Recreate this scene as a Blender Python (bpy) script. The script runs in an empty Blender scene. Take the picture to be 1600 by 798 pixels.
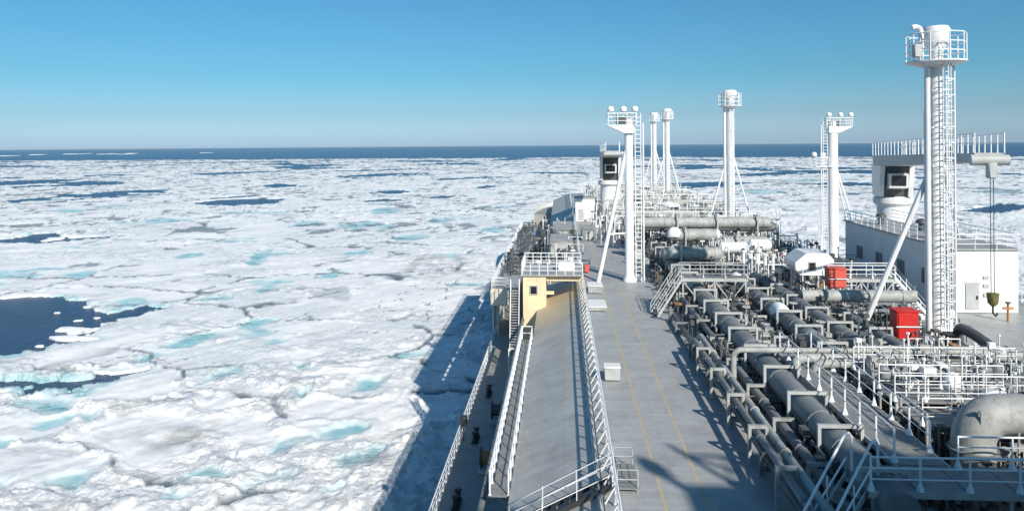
import bpy, bmesh, math, random
import numpy as np
from mathutils import Vector, Matrix
R = math.radians
random.seed(7)
S = bpy.context.scene
COL = S.collection

# ------------------------------------------------------------------ camera, sky, sun, exposure
# X = starboard, Y = forward along the ship, Z = 0 on the raised trunk deck. Sea level is Z = WZ.
WZ = -22.0
CAMZ = 14.5
FPX, CX, HY, YAW, ROLL = 1155.0, 800.0, 227.0, R(3.86), 0.0078
cam = bpy.data.cameras.new('camera'); cam_o = bpy.data.objects.new('camera', cam); COL.objects.link(cam_o)
cam.sensor_width = 36.0; cam.lens = FPX / 1600.0 * 36.0
cam.shift_y = -(399.0 - HY) / 1600.0
cam.clip_start = 0.3; cam.clip_end = 200000.0
cam_o.matrix_world = (Matrix.Translation((0, 0, CAMZ)) @ Matrix.Rotation(YAW, 4, 'Z')
                      @ Matrix.Rotation(R(90), 4, 'X') @ Matrix.Rotation(-ROLL, 4, 'Z'))
S.camera = cam_o

SUNV = Vector((0.75, -1.39, 1.0)).normalized()      # towards the sun: aft, starboard, 32 degrees up
w = bpy.data.worlds.new('World'); S.world = w; w.use_nodes = True
nt = w.node_tree; bg = nt.nodes['Background']
sky = nt.nodes.new('ShaderNodeTexSky'); sky.sky_type = 'NISHITA'; sky.sun_disc = False
sky.sun_elevation = math.asin(SUNV.z)
sky.sun_rotation = math.atan2(SUNV.x, SUNV.y)
sky.altitude = 30; sky.air_density = 1.0; sky.dust_density = 0.8; sky.ozone_density = 6.0
# camera white balance of the clear arctic sky: paler towards the horizon, cyan blue above
wtc = nt.nodes.new('ShaderNodeTexCoord'); wsx = nt.nodes.new('ShaderNodeSeparateXYZ'); wrp = nt.nodes.new('ShaderNodeValToRGB'); wmx = nt.nodes.new('ShaderNodeMix')
wmx.data_type = 'RGBA'; wmx.blend_type = 'MULTIPLY'; wmx.inputs['Factor'].default_value = 1.0
for i_, (p_, c_) in enumerate(((0.0, (.93, 1.16, 1.56)), (0.0104, (.80, 1.03, 1.36)), (0.041, (.59, .77, .92)), (0.092, (.42, .73, .78)), (0.19, (.40, .75, .78)))):
    e_ = wrp.color_ramp.elements[i_] if i_ < 2 else wrp.color_ramp.elements.new(p_)
    e_.position = p_; e_.color = c_ + (1,)
nt.links.new(wtc.outputs['Generated'], wsx.inputs[0]); nt.links.new(wsx.outputs['Z'], wrp.inputs[0])
nt.links.new(sky.outputs[0], wmx.inputs['A']); nt.links.new(wrp.outputs[0], wmx.inputs['B'])
nt.links.new(wmx.outputs['Result'], bg.inputs[0]); bg.inputs[1].default_value = 0.12
sun = bpy.data.lights.new('sun', 'SUN'); sun.energy = 5.0; sun.angle = R(0.53); sun.color = (1.0, 0.93, 0.83)
sun_o = bpy.data.objects.new('sun', sun); COL.objects.link(sun_o)
sun_o.rotation_euler = (-SUNV).to_track_quat('-Z', 'Y').to_euler(); sun_o.location = (60, -80, 80)
S.view_settings.view_transform = 'Standard'; S.view_settings.look = 'None'
S.view_settings.exposure = 0.12; S.view_settings.gamma = 1.0
S.render.engine = 'CYCLES'
S.render.resolution_x = 1024; S.render.resolution_y = 510

# ------------------------------------------------------------------ pixel -> direction -> plane helpers
def pdir(px, py):
    dx, dy = px - CX, py - HY
    c, s = math.cos(ROLL), math.sin(ROLL)
    u = (dx * c - dy * s) / FPX; v = (dx * s + dy * c) / FPX
    return Vector((-math.sin(YAW) + u * math.cos(YAW), math.cos(YAW) + u * math.sin(YAW), -v))
def onz(px, py, z=0.0):                 # the point of height z seen at that pixel
    d = pdir(px, py); t = (z - CAMZ) / d.z
    return Vector((d.x * t, d.y * t, z))
def ony(px, py, y):                     # the point at distance y seen at that pixel
    d = pdir(px, py); t = y / d.y
    return Vector((d.x * t, y, CAMZ + d.z * t))

# ------------------------------------------------------------------ materials
def mat(name, col, rough=0.55, metal=0.0, var=0.12, scale=0.8, bump=0.0, dirt=None, dirt_amt=0.0, runs=False, lo=0.56, hi=0.74):
    m = bpy.data.materials.new(name); m.use_nodes = True
    t = m.node_tree; b = t.nodes['Principled BSDF']; L = t.links.new
    b.inputs['Roughness'].default_value = rough; b.inputs['Metallic'].default_value = metal
    tc = t.nodes.new('ShaderNodeNewGeometry')
    n = t.nodes.new('ShaderNodeTexNoise'); n.inputs['Scale'].default_value = scale; n.inputs['Detail'].default_value = 7; n.inputs['Roughness'].default_value = 0.62
    L(tc.outputs['Position'], n.inputs['Vector'])
    r = t.nodes.new('ShaderNodeValToRGB')
    r.color_ramp.elements[0].position = 0.3; r.color_ramp.elements[1].position = 0.7
    r.color_ramp.elements[0].color = tuple(c * (1 - var) for c in col) + (1,)
    r.color_ramp.elements[1].color = tuple(min(1, c * (1 + var)) for c in col) + (1,)
    L(n.outputs['Fac'], r.inputs[0]); out = r.outputs[0]
    if dirt:
        n2 = t.nodes.new('ShaderNodeTexNoise'); n2.inputs['Scale'].default_value = scale * 2.7; n2.inputs['Detail'].default_value = 9; n2.inputs['Roughness'].default_value = 0.75
        if runs:
            mp = t.nodes.new('ShaderNodeMapping'); mp.inputs['Scale'].default_value = (1.6, 1.6, 0.13); L(tc.outputs['Position'], mp.inputs['Vector']); L(mp.outputs[0], n2.inputs['Vector'])
        else: L(tc.outputs['Position'], n2.inputs['Vector'])
        r2 = t.nodes.new('ShaderNodeValToRGB'); r2.color_ramp.elements[0].position = lo; r2.color_ramp.elements[1].position = hi
        r2.color_ramp.elements[1].color = (dirt_amt,) * 3 + (1,)
        L(n2.outputs['Fac'], r2.inputs[0])
        mx = t.nodes.new('ShaderNodeMix'); mx.data_type = 'RGBA'
        L(r2.outputs[0], mx.inputs['Factor']); L(out, mx.inputs['A']); mx.inputs['B'].default_value = tuple(dirt) + (1,)
        out = mx.outputs['Result']
    L(out, b.inputs['Base Color'])
    if bump:
        n3 = t.nodes.new('ShaderNodeTexNoise'); n3.inputs['Scale'].default_value = scale * 9; n3.inputs['Detail'].default_value = 5
        L(tc.outputs['Position'], n3.inputs['Vector'])
        bp = t.nodes.new('ShaderNodeBump'); bp.inputs['Strength'].default_value = bump; bp.inputs['Distance'].default_value = 0.05
        L(n3.outputs['Fac'], bp.inputs['Height']); L(bp.outputs[0], b.inputs['Normal'])
    return m
RUST = (0.20, 0.11, 0.06)
M = {}
M['white'] = mat('white_paint', (0.80, 0.80, 0.79), 0.42, var=0.06, scale=0.6, dirt=(0.46, 0.39, 0.31), dirt_amt=0.6, runs=True, lo=0.53, hi=0.72)
M['rail'] = mat('white_rail_paint', (0.80, 0.81, 0.81), 0.45, var=0.05, dirt=(0.45, 0.40, 0.34), dirt_amt=0.3)
M['pipe'] = mat('grey_pipe_paint', (0.19, 0.205, 0.21), 0.6, var=0.3, scale=0.6, dirt=(0.07, 0.07, 0.07), dirt_amt=0.7, bump=0.2)
M['pipe_light'] = mat('light_grey_pipe_cladding', (0.37, 0.38, 0.365), 0.6, var=0.22, scale=0.7, dirt=(0.14, 0.125, 0.10), dirt_amt=0.75, bump=0.2, lo=0.5, hi=0.7)
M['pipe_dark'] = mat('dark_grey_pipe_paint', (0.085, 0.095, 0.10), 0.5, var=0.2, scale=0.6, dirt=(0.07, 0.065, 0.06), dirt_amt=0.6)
M['steel'] = mat('light_grey_steel', (0.44, 0.45, 0.44), 0.5, var=0.15, scale=1.2, dirt=(0.20, 0.16, 0.12), dirt_amt=0.6)
M['hull'] = mat('dark_hull_paint', (0.035, 0.07, 0.14), 0.5, var=0.3, scale=0.3, dirt=RUST, dirt_amt=0.4)
M['cream'] = mat('cream_yellow_paint', (0.76, 0.63, 0.41), 0.5, var=0.06, dirt=(0.4, 0.27, 0.14), dirt_amt=0.5, runs=True, lo=0.5, hi=0.72)
M['palecream'] = mat('pale_cream_paint', (0.74, 0.68, 0.55), 0.5, var=0.08, dirt=(0.4, 0.3, 0.2), dirt_amt=0.4)
M['red'] = mat('red_paint', (0.55, 0.025, 0.02), 0.42, var=0.12, dirt=(0.25, 0.02, 0.02), dirt_amt=0.5)
M['redlight'] = mat('faded_red_paint', (0.62, 0.10, 0.07), 0.5, var=0.12)
M['black'] = mat('black_steel', (0.03, 0.032, 0.035), 0.5, var=0.3)
M['glass'] = mat('dark_window_glass', (0.02, 0.024, 0.028), 0.08, var=0.1)
M['snow'] = mat('frozen_snow', (0.88, 0.90, 0.92), 0.75, var=0.04, scale=2.0, bump=0.4)
M['orange'] = mat('rusty_orange_paint', (0.42, 0.20, 0.07), 0.6, var=0.25, scale=2)
M['olive'] = mat('olive_green_paint', (0.16, 0.15, 0.05), 0.6, var=0.3, scale=3)
M['grating'] = mat('steel_grating', (0.22, 0.23, 0.23), 0.6, var=0.2, scale=3, bump=0.5)
M['line'] = mat('yellow_deck_line', (0.46, 0.40, 0.27), 0.65, var=0.12, scale=2.0, dirt=(0.34, 0.33, 0.31), dirt_amt=0.85)
M['rubber'] = mat('black_wire', (0.04, 0.04, 0.045), 0.6, var=0.2)

def deck_mat(name, col, tan_reflection=None):
    m = mat(name, col, 0.5, var=0.13, scale=0.22, dirt=(col[0] * 0.60, col[1] * 0.57, col[2] * 0.53), dirt_amt=0.6, bump=0.12, lo=0.47, hi=0.68)
    t = m.node_tree; b = t.nodes['Principled BSDF']; L = t.links.new
    g = t.nodes.new('ShaderNodeNewGeometry')
    mp = t.nodes.new('ShaderNodeMapping'); mp.inputs['Rotation'].default_value = (0, 0, R(90)); L(g.outputs['Position'], mp.inputs['Vector'])
    bk = t.nodes.new('ShaderNodeTexBrick'); bk.inputs['Scale'].default_value = 1.0
    bk.inputs['Brick Width'].default_value = 7.5; bk.inputs['Row Height'].default_value = 2.35
    bk.inputs['Mortar Size'].default_value = 0.03; bk.inputs['Mortar Smooth'].default_value = 0.4
    bk.inputs['Color1'].default_value = (1, 1, 1, 1); bk.inputs['Color2'].default_value = (0.97, 0.97, 0.975, 1); bk.inputs['Mortar'].default_value = (0.88, 0.875, 0.87, 1)
    L(mp.outputs[0], bk.inputs['Vector'])
    # streaks running down the plates
    mp2 = t.nodes.new('ShaderNodeMapping'); mp2.inputs['Scale'].default_value = (0.25, 3.2, 0.25); L(g.outputs['Position'], mp2.inputs['Vector'])
    ns = t.nodes.new('ShaderNodeTexNoise'); ns.inputs['Scale'].default_value = 1.0; ns.inputs['Detail'].default_value = 6; L(mp2.outputs[0], ns.inputs['Vector'])
    rs = t.nodes.new('ShaderNodeValToRGB'); rs.color_ramp.elements[0].position = 0.35; rs.color_ramp.elements[0].color = (0.93, 0.93, 0.925, 1); rs.color_ramp.elements[1].position = 0.62; rs.color_ramp.elements[1].color = (1.04, 1.04, 1.04, 1)
    L(ns.outputs['Fac'], rs.inputs[0])
    src = b.inputs['Base Color'].links[0].from_socket
    m1 = t.nodes.new('ShaderNodeMix'); m1.data_type = 'RGBA'; m1.blend_type = 'MULTIPLY'; m1.inputs['Factor'].default_value = 1
    L(src, m1.inputs['A']); L(bk.outputs['Color'], m1.inputs['B'])
    m2 = t.nodes.new('ShaderNodeMix'); m2.data_type = 'RGBA'; m2.blend_type = 'MULTIPLY'; m2.inputs['Factor'].default_value = 1
    L(m1.outputs['Result'], m2.inputs['A']); L(rs.outputs[0], m2.inputs['B'])
    res = m2.outputs['Result']
    rn_ = t.nodes.new('ShaderNodeTexNoise'); rn_.inputs['Scale'].default_value = 1.9; rn_.inputs['Detail'].default_value = 8; rn_.inputs['Roughness'].default_value = 0.7; L(g.outputs['Position'], rn_.inputs['Vector'])
    rr_ = t.nodes.new('ShaderNodeMapRange'); L(rn_.outputs['Fac'], rr_.inputs[0]); rr_.inputs[1].default_value = 0.64; rr_.inputs[2].default_value = 0.74; rr_.inputs[4].default_value = 0.55
    mr_ = t.nodes.new('ShaderNodeMix'); mr_.data_type = 'RGBA'; L(rr_.outputs[0], mr_.inputs['Factor']); L(res, mr_.inputs['A']); mr_.inputs['B'].default_value = (0.20, 0.13, 0.08, 1); res = mr_.outputs['Result']
    if tan_reflection:       # tan tint painting the cream house's reflected light on the plating
        ds = t.nodes.new('ShaderNodeVectorMath'); ds.operation = 'DISTANCE'; L(g.outputs['Position'], ds.inputs[0]); ds.inputs[1].default_value = tan_reflection
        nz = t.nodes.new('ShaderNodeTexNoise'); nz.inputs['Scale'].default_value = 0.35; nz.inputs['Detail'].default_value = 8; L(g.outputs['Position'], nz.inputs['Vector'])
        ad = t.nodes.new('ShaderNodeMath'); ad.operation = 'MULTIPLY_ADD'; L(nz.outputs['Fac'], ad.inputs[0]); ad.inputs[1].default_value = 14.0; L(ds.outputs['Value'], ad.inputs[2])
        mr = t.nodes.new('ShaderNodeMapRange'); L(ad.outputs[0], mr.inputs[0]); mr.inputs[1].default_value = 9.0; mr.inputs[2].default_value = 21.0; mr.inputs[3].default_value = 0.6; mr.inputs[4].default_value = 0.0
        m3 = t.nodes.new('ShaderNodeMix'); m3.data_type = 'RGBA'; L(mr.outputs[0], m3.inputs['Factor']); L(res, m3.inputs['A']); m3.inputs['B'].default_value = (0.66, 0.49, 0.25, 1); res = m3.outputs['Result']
    L(res, b.inputs['Base Color'])
    return m
M['deck'] = deck_mat('grey_deck_paint', (0.38, 0.39, 0.39))
M['slope'] = deck_mat('brightened_deck_paint', (0.47, 0.465, 0.44), (0.0, 74, -1.0))  # the deck's paint, brightened in colour because the slope catches less sun
M['deck_low'] = deck_mat('worn_main_deck_paint', (0.31, 0.31, 0.30))

# ------------------------------------------------------------------ mesh helpers
class MB:
    def __init__(s): s.v = []; s.f = []
    def add(s, vs, fs):
        o = len(s.v); s.v += [tuple(v) for v in vs]; s.f += [tuple(i + o for i in f) for f in fs]; return s
    def box(s, a, b):
        x0, y0, z0 = a; x1, y1, z1 = b
        return s.add([(x0,y0,z0),(x1,y0,z0),(x1,y1,z0),(x0,y1,z0),(x0,y0,z1),(x1,y0,z1),(x1,y1,z1),(x0,y1,z1)],
                     [(3,2,1,0),(4,5,6,7),(0,1,5,4),(1,2,6,5),(2,3,7,6),(3,0,4,7)])
    def cbox(s, a, b, c=0.05):          # chamfered box
        x0, y0, z0 = a; x1, y1, z1 = b
        bm = bmesh.new()
        for sx, X in ((1, x0), (-1, x1)):
            for sy, Y in ((1, y0), (-1, y1)):
                for sz, Z in ((1, z0), (-1, z1)):
                    bm.verts.new((X, Y + sy*c, Z + sz*c)); bm.verts.new((X + sx*c, Y, Z + sz*c)); bm.verts.new((X + sx*c, Y + sy*c, Z))
        bmesh.ops.convex_hull(bm, input=bm.verts[:]); return s.frombm(bm)
    def frombm(s, bm):
        bm.verts.index_update(); bm.faces.ensure_lookup_table()
        s.add([v.co[:] for v in bm.verts], [tuple(v.index for v in f.verts) for f in bm.faces]); bm.free(); return s
    def tube(s, pts, r, n=10, cap=True):
        pts = [Vector(p) for p in pts]; rr = r if isinstance(r, (list, tuple)) else [r] * len(pts)
        rings = []; ref = None
        for i, p in enumerate(pts):
            if i == 0: d = pts[1] - p
            elif i == len(pts) - 1: d = p - pts[i-1]
            else: d = (pts[i+1] - p).normalized() + (p - pts[i-1]).normalized()
            d.normalize()
            if ref is None: ref = Vector((0,0,1)) if abs(d.z) < 0.9 else Vector((1,0,0))
            a = ref - d * ref.dot(d)
            if a.length < 1e-4: a = d.orthogonal()
            a.normalize(); ref = a; b = d.cross(a)
            rings.append([p + (a * math.cos(2*math.pi*k/n) + b * math.sin(2*math.pi*k/n)) * rr[i] for k in range(n)])
        o = [v for ring in rings for v in ring]; f = []
        for i in range(len(rings) - 1):
            for k in range(n):
                f.append((i*n + k, i*n + (k+1) % n, (i+1)*n + (k+1) % n, (i+1)*n + k))
        if cap: f.append(tuple(range(n-1, -1, -1))); f.append(tuple((len(rings)-1)*n + k for k in range(n)))
        return s.add(o, f)
    def lathe(s, prof, c=(0,0,0), n=20):    # prof: (radius, z)
        o = []; f = []
        for r, z in prof:
            for k in range(n):
                a = 2*math.pi*k/n; o.append((c[0] + r*math.cos(a), c[1] + r*math.sin(a), c[2] + z))
        for i in range(len(prof) - 1):
            for k in range(n): f.append((i*n+k, i*n+(k+1)%n, (i+1)*n+(k+1)%n, (i+1)*n+k))
        f.append(tuple(range(n-1, -1, -1))); f.append(tuple((len(prof)-1)*n + k for k in range(n)))
        return s.add(o, f)
    def prism(s, poly, axis, a, b):     # poly of 2-tuples in the other two axes, order (x,z) for 'y', (x,y) for 'z', (y,z) for 'x'
        def P(p, t): return (p[0], t, p[1]) if axis == 'y' else ((p[0], p[1], t) if axis == 'z' else (t, p[0], p[1]))
        n = len(poly)
        return s.add([P(p, a) for p in poly] + [P(p, b) for p in poly],
                     [tuple(range(n-1, -1, -1)), tuple(range(n, 2*n))] + [(i, (i+1) % n, n + (i+1) % n, n + i) for i in range(n)])
    def bar(s, p, q, wd=0.06, ht=None):     # rectangular bar between two points
        p, q = Vector(p), Vector(q); d = (q - p).normalized(); ht = ht or wd
        u = Vector((0,0,1)) if abs(d.z) < 0.95 else Vector((0,1,0))
        a = d.cross(u).normalized() * wd / 2; b = a.cross(d).normalized() * ht / 2
        return s.add([p-a-b, p+a-b, p+a+b, p-a+b, q-a-b, q+a-b, q+a+b, q-a+b],
                     [(3,2,1,0),(4,5,6,7),(0,1,5,4),(1,2,6,5),(2,3,7,6),(3,0,4,7)])
    def mesh(s, name, m, off=(0,0,0), smooth=True):
        me = bpy.data.meshes.new(name); ox, oy, oz = off
        me.from_pydata([(x-ox, y-oy, z-oz) for x, y, z in s.v], [], s.f)
        bm = bmesh.new(); bm.from_mesh(me); bmesh.ops.recalc_face_normals(bm, faces=bm.faces[:]); bm.to_mesh(me); bm.free()
        if smooth:
            me.polygons.foreach_set('use_smooth', [True] * len(me.polygons)); me.set_sharp_from_angle(angle=R(38))
        me.materials.append(M[m] if isinstance(m, str) else m); return me

ORG = {}
def tag(o, label, cat, group=None):
    o['label'] = label; o['category'] = cat
    if group: o['group'] = group
    return o
def thing(name, label, cat, loc=(0,0,0), group=None):
    o = bpy.data.objects.new(name, None); COL.objects.link(o); o.location = loc; o.empty_display_size = 0.3
    ORG[o] = Vector(loc); return tag(o, label, cat, group)
def part(mb, name, m, parent, label=None, kind=None):
    off = ORG[parent]; o = bpy.data.objects.new(name, mb.mesh(name, m, off)); COL.objects.link(o); o.parent = parent; ORG[o] = off
    if label: o['label'] = label
    if kind: o['kind'] = kind
    return o
def inst(me, name, parent, loc, rz=0.0):
    o = bpy.data.objects.new(name, me); COL.objects.link(o); o.parent = parent
    o.location = Vector(loc) - ORG[parent]; o.rotation_euler = (0, 0, rz); return o
def solo(mb, name, m, label, cat, loc, group=None):
    o = bpy.data.objects.new(name, mb.mesh(name, m, loc)); COL.objects.link(o); o.location = loc; ORG[o] = Vector(loc); return tag(o, label, cat, group)
def copy_tree(o, parent=None, loc=None, rz=None):
    c = o.copy(); COL.objects.link(c); c.parent = parent
    if loc is not None: c.location = loc
    if rz is not None: c.rotation_euler = (0, 0, rz)
    for ch in list(o.children): copy_tree(ch, c)
    return c
def arc(c, a, b, r, n=7):           # quarter bend from c + r*a to c + r*b
    c, a, b = Vector(c), Vector(a), Vector(b)
    return [c + a * r * math.cos(t) + b * r * math.sin(t) for t in [math.pi/2*i/n for i in range(n+1)]]
def along(pts, step):
    pts = [Vector(p) for p in pts]; out = []; carry = 0.0
    for i in range(len(pts) - 1):
        d = pts[i+1] - pts[i]; L = d.length; n = max(1, round(L / step))
        for k in range(n + (1 if i == len(pts) - 2 else 0)): out.append((pts[i] + d * (k / n), math.atan2(d.y, d.x)))
    return out

POST = {}
def post_mesh(h, r, brace, m):
    k = (h, r, brace, m)
    if k not in POST:
        b = MB().tube([(0,0,0), (0,0,h)], r, 6)
        b.box((-.07,-.07,0), (.07,.07,.02))
        if brace == 1:      # raking stay
            b.tube([(0,0,h*0.62), (0,0.42,0.0)], r*0.9, 5)
        if brace == 2:      # flared gusset foot
            b.lathe([(r*3.4, 0.0), (r*2.6, .10), (r*1.0, .30)], n=6)
        POST[k] = b.mesh('post', m)
    return POST[k]
def railing(label, pts, h=1.1, step=1.5, r=0.03, rails=3, brace=0, m='rail', group=None, name='railing', parent=None, rr=None):
    pts = [Vector(p) for p in pts]
    t = parent or thing(name, label, 'railing', pts[0], group)
    pm = post_mesh(h, r, brace, m)
    for p, a in along(pts, step): inst(pm, 'post', t, p, a)
    for k in range(rails):
        z = h * (k + 1) / rails if rails > 1 else h
        part(MB().tube([p + Vector((0,0,z)) for p in pts], (rr or r) * (1.15 if k == rails-1 else 0.8), 6), 'rail', m, t)
    return t
def stairs(label, top, bot, width, axis, m='rail', tread_m='grating', hand=True, name='stairs', r=0.035, rail_m=None):
    top, bot = Vector(top), Vector(bot); ax = Vector(axis).normalized() * width / 2
    t = thing(name, label, 'stairs', bot)
    for s in (-1, 1): part(MB().bar(top + ax*s, bot + ax*s, 0.06, 0.22), 'stringer', m, t)
    n = max(3, int(abs(top.z - bot.z) / 0.24)); d = (top - bot); fl = Vector((d.x, d.y, 0)).normalized() * 0.12
    b = MB(); p = Vector((0,0,0)); q = [p - ax*0.96 - fl, p + ax*0.96 - fl, p + ax*0.96 + fl, p - ax*0.96 + fl]
    b.add([v for v in q] + [v + Vector((0,0,.04)) for v in q], [(3,2,1,0),(4,5,6,7),(0,1,5,4),(1,2,6,5),(2,3,7,6),(3,0,4,7)])
    me = b.mesh('tread', tread_m)
    for i in range(n): inst(me, 'tread', t, bot + d * ((i + 0.5) / n))
    if hand:
        for s in (-1, 1):
            up = Vector((0,0,1.0)); part(MB().tube([bot + ax*s, bot + ax*s + up*0.9, top + ax*s + up, top + ax*s], r, 6), 'handrail', rail_m or m, t)
            part(MB().tube([bot + ax*s + up*0.5, top + ax*s + up*0.5], r*0.75, 6), 'mid_rail', rail_m or m, t)
            for k in (0.33, 0.66): part(MB().tube([bot + d*k + ax*s, bot + d*k + ax*s + up], r*0.8, 6), 'post', rail_m or m, t)
    return t
def ladder_parts(t, base, h, width=0.5, ry=0.0, step=0.4, cage=True, each=True, m='rail', r=0.035):
    base = Vector(base)
    for s in (-1, 1): part(MB().tube([base + Vector((s*width/2,0,0)), base + Vector((s*width/2,0,h))], r, 6), 'ladder_stile', m, t)
    n = int(h / step); rm = MB().tube([(-width/2,0,0), (width/2,0,0)], r*0.8, 5)
    if each:
        me = rm.mesh('rung', m)
        for i in range(n): inst(me, 'rung', t, base + Vector((0,0,(i+.5)*step)))
    else:
        b = MB()
        for i in range(n): b.tube([base + Vector((-width/2,0,(i+.5)*step)), base + Vector((width/2,0,(i+.5)*step))], r*0.8, 4)
        part(b, 'rungs', m, t, kind='stuff')
    if cage:
        hb = MB(); pts = [Vector((math.cos(a)*0.38, -math.sin(a)*0.62 if True else 0, 0)) for a in [math.pi*k/8 for k in range(9)]]
        hb.tube(pts, r*0.8, 5)
        for i in range(int((h - 2.2) / 1.1)):
            z = 2.2 + i*1.1
            if each:
                if i == 0: hm = hb.mesh('cage_hoop', m)
                inst(hm, 'cage_hoop', t, base + Vector((0,0,z)))
        for p in (pts[2], pts[4], pts[6]):
            part(MB().tube([base + p + Vector((0,0,2.2)), base + p + Vector((0,0,h))], r*0.7, 5), 'cage_bar', m, t)

# ------------------------------------------------------------------ sea and pack ice
def vnoise(x, y, seed):
    xi = np.floor(x).astype(np.int64); yi = np.floor(y).astype(np.int64); xf = x - xi; yf = y - yi
    def H(a, b):
        h = (a * 374761393 + b * 668265263 + seed * 974634541) & 0xffffffff
        h = ((h ^ (h >> 13)) * 1274126177) & 0xffffffff
        h = ((h ^ (h >> 16)) * 2246822519) & 0xffffffff
        return ((h ^ (h >> 15)) & 0xffffff) / float(0xffffff)
    u = xf*xf*xf*(xf*(xf*6-15)+10); v = yf*yf*yf*(yf*(yf*6-15)+10)
    a = H(xi, yi); b = H(xi+1, yi); c = H(xi, yi+1); d = H(xi+1, yi+1)
    return a + (b-a)*u + (c-a)*v + (a-b-c+d)*u*v
def fbm(x, y, seed, oct=5, gain=0.5):
    s = np.zeros_like(x); a = 1.0; tot = 0.0; c, sn = math.cos(0.6), math.sin(0.6)
    for k in range(oct):
        s += a * vnoise(x, y, seed + k); tot += a; a *= gain
        x, y = (c*x - sn*y) * 2.03, (sn*x + c*y) * 2.03
    return s / tot
def cells(x, y, seed):              # distance to the nearest joint of an irregular plate pattern, and a value for each plate
    xi = np.floor(x).astype(np.int64); yi = np.floor(y).astype(np.int64)
    f1 = np.full(x.shape, 9.0); f2 = np.full(x.shape, 9.0); idv = np.zeros(x.shape)
    def H(a, b, s):
        h = (a * 374761393 + b * 668265263 + s * 974634541) & 0xffffffff
        h = ((h ^ (h >> 13)) * 1274126177) & 0xffffffff; h = ((h ^ (h >> 16)) * 2246822519) & 0xffffffff
        return ((h ^ (h >> 15)) & 0xffffff) / float(0xffffff)
    for i in (-1, 0, 1):
        for j in (-1, 0, 1):
            a, b = xi + i, yi + j
            d = np.hypot(a + H(a, b, seed) - x, b + H(a, b, seed + 1) - y)
            near = d < f1
            f2 = np.where(near, f1, np.minimum(f2, d)); idv = np.where(near, H(a, b, seed + 2), idv); f1 = np.where(near, d, f1)
    return f2 - f1, idv
def sstep(a, b, x): t = np.clip((x - a) / (b - a), 0, 1); return t*t*(3-2*t)

def poly_sd(px, py, poly):          # signed distance, negative inside
    n = len(poly); d = np.full(px.shape, 1e9); ins = np.zeros(px.shape, bool)
    for i in range(n):
        x0, y0 = poly[i]; x1, y1 = poly[(i+1) % n]; ex, ey = x1-x0, y1-y0
        t = np.clip(((px-x0)*ex + (py-y0)*ey) / (ex*ex+ey*ey+1e-9), 0, 1)
        d = np.minimum(d, np.hypot(px-x0-t*ex, py-y0-t*ey))
        if abs(ey) > 1e-9: ins ^= ((y0 > py) != (y1 > py)) & (px < (ex*(py-y0)/ey + x0))
    return np.where(ins, -d, d)
def ground_poly(pp): return [tuple(onz(a, b, WZ)[:2]) for a, b in pp]
def ell(cx, cy, rx, ry, ang=0):
    a = R(ang); return [(cx + rx*math.cos(t)*math.cos(a) + ry*math.sin(t)*math.sin(a), cy - rx*math.cos(t)*math.sin(a) + ry*math.sin(t)*math.cos(a)) for t in [2*math.pi*k/14 for k in range(14)]]
LEADS = [ [(-160,478),(0,468),(60,464),(130,474),(165,490),(205,484),(252,477),(264,483),(215,494),(180,500),(140,520),(60,550),(0,554),(-160,560)],
          [(-160,602),(0,597),(40,602),(115,598),(165,588),(240,578),(160,600),(110,612),(50,615),(0,606),(-160,612)],
          [(-120,378),(0,375),(60,366),(85,364),(110,371),(190,371),(90,378),(0,382),(-120,384)],
          [(300,318),(340,313),(400,311),(446,311),(430,318),(380,321),(325,322)], [(322,310),(400,305),(405,307),(330,311.5)],
          [(-60,287),(0,284),(60,281.5),(135,279.5),(110,283),(60,287),(0,290),(-60,291)],
          [(300,272),(400,268),(460,266.8),(380,271),(320,274)], [(520,276),(600,271),(642,271),(600,275.5),(540,277.5)],
          [(668,280.5),(760,276),(800,277),(740,279),(690,282)], [(575,301),(620,297.5),(650,299),(620,303)], [(740,294),(765,289),(775,292),(750,296)],
          [(405,290),(440,287),(470,290),(430,293)], [(660,309),(700,306),(715,308),(690,311)], [(1140,273),(1230,268),(1250,270),(1180,276)], [(1500,330),(1570,318),(1620,322),(1560,335)] ]
PONDS = [ (330,748,34,11,6), (125,756,38,10,10), (70,636,34,11,10), (82,660,26,8,4), (142,655,14,8,20), (0,697,28,14,14), (205,474,42,7,4), (303,535,38,8,12),
          (265,785,20,9,8), (478,576,18,10,0), (416,453,18,8,8), (405,508,36,9,12), (395,523,26,7,8), (410,404,22,10,30), (536,676,36,10,14), (565,712,30,12,30), (465,690,40,6,18),
          (400,762,60,7,22), (600,330,26,5,4), (770,360,20,5,0), (60,512,18,6,0), (430,536,20,7,5), (560,352,36,5,6), (610,300,20,3,0), (690,345,24,4,4), (640,372,26,5,6),
          (520,430,22,5,8), (470,620,22,6,16), (350,590,34,6,20), (235,560,30,5,14), (20,760,24,7,12), (520,776,26,7,26), (260,345,34,4,4), (120,430,30,5,4), (640,560,28,8,10),
          (590,600,22,8,14), (110,330,30,3,0), (480,350,26,4,6), (560,395,20,4,8), (300,400,22,4,6), (1190,300,40,4,0), (1250,282,40,2.5,0), (1560,300,30,4,0) ]
NA, NR = 1000, 560
ang = np.linspace(R(-56), R(47), NA); k0, k1 = 46.0 ** -0.55, 3300.0 ** -0.55
rad = np.linspace(k0, k1, NR) ** (-1/0.55)
A_, R_ = np.meshgrid(ang, rad); X = (np.sin(A_) * R_).ravel(); Y = (np.cos(A_) * R_).ravel()
wx = X + (fbm(X/7, Y/7, 11, 4) - .5) * 7; wy = Y + (fbm(X/7, Y/7, 31, 4) - .5) * 7
lead = np.full(X.shape, 50.0); pond = np.full(X.shape, 50.0)
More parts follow.
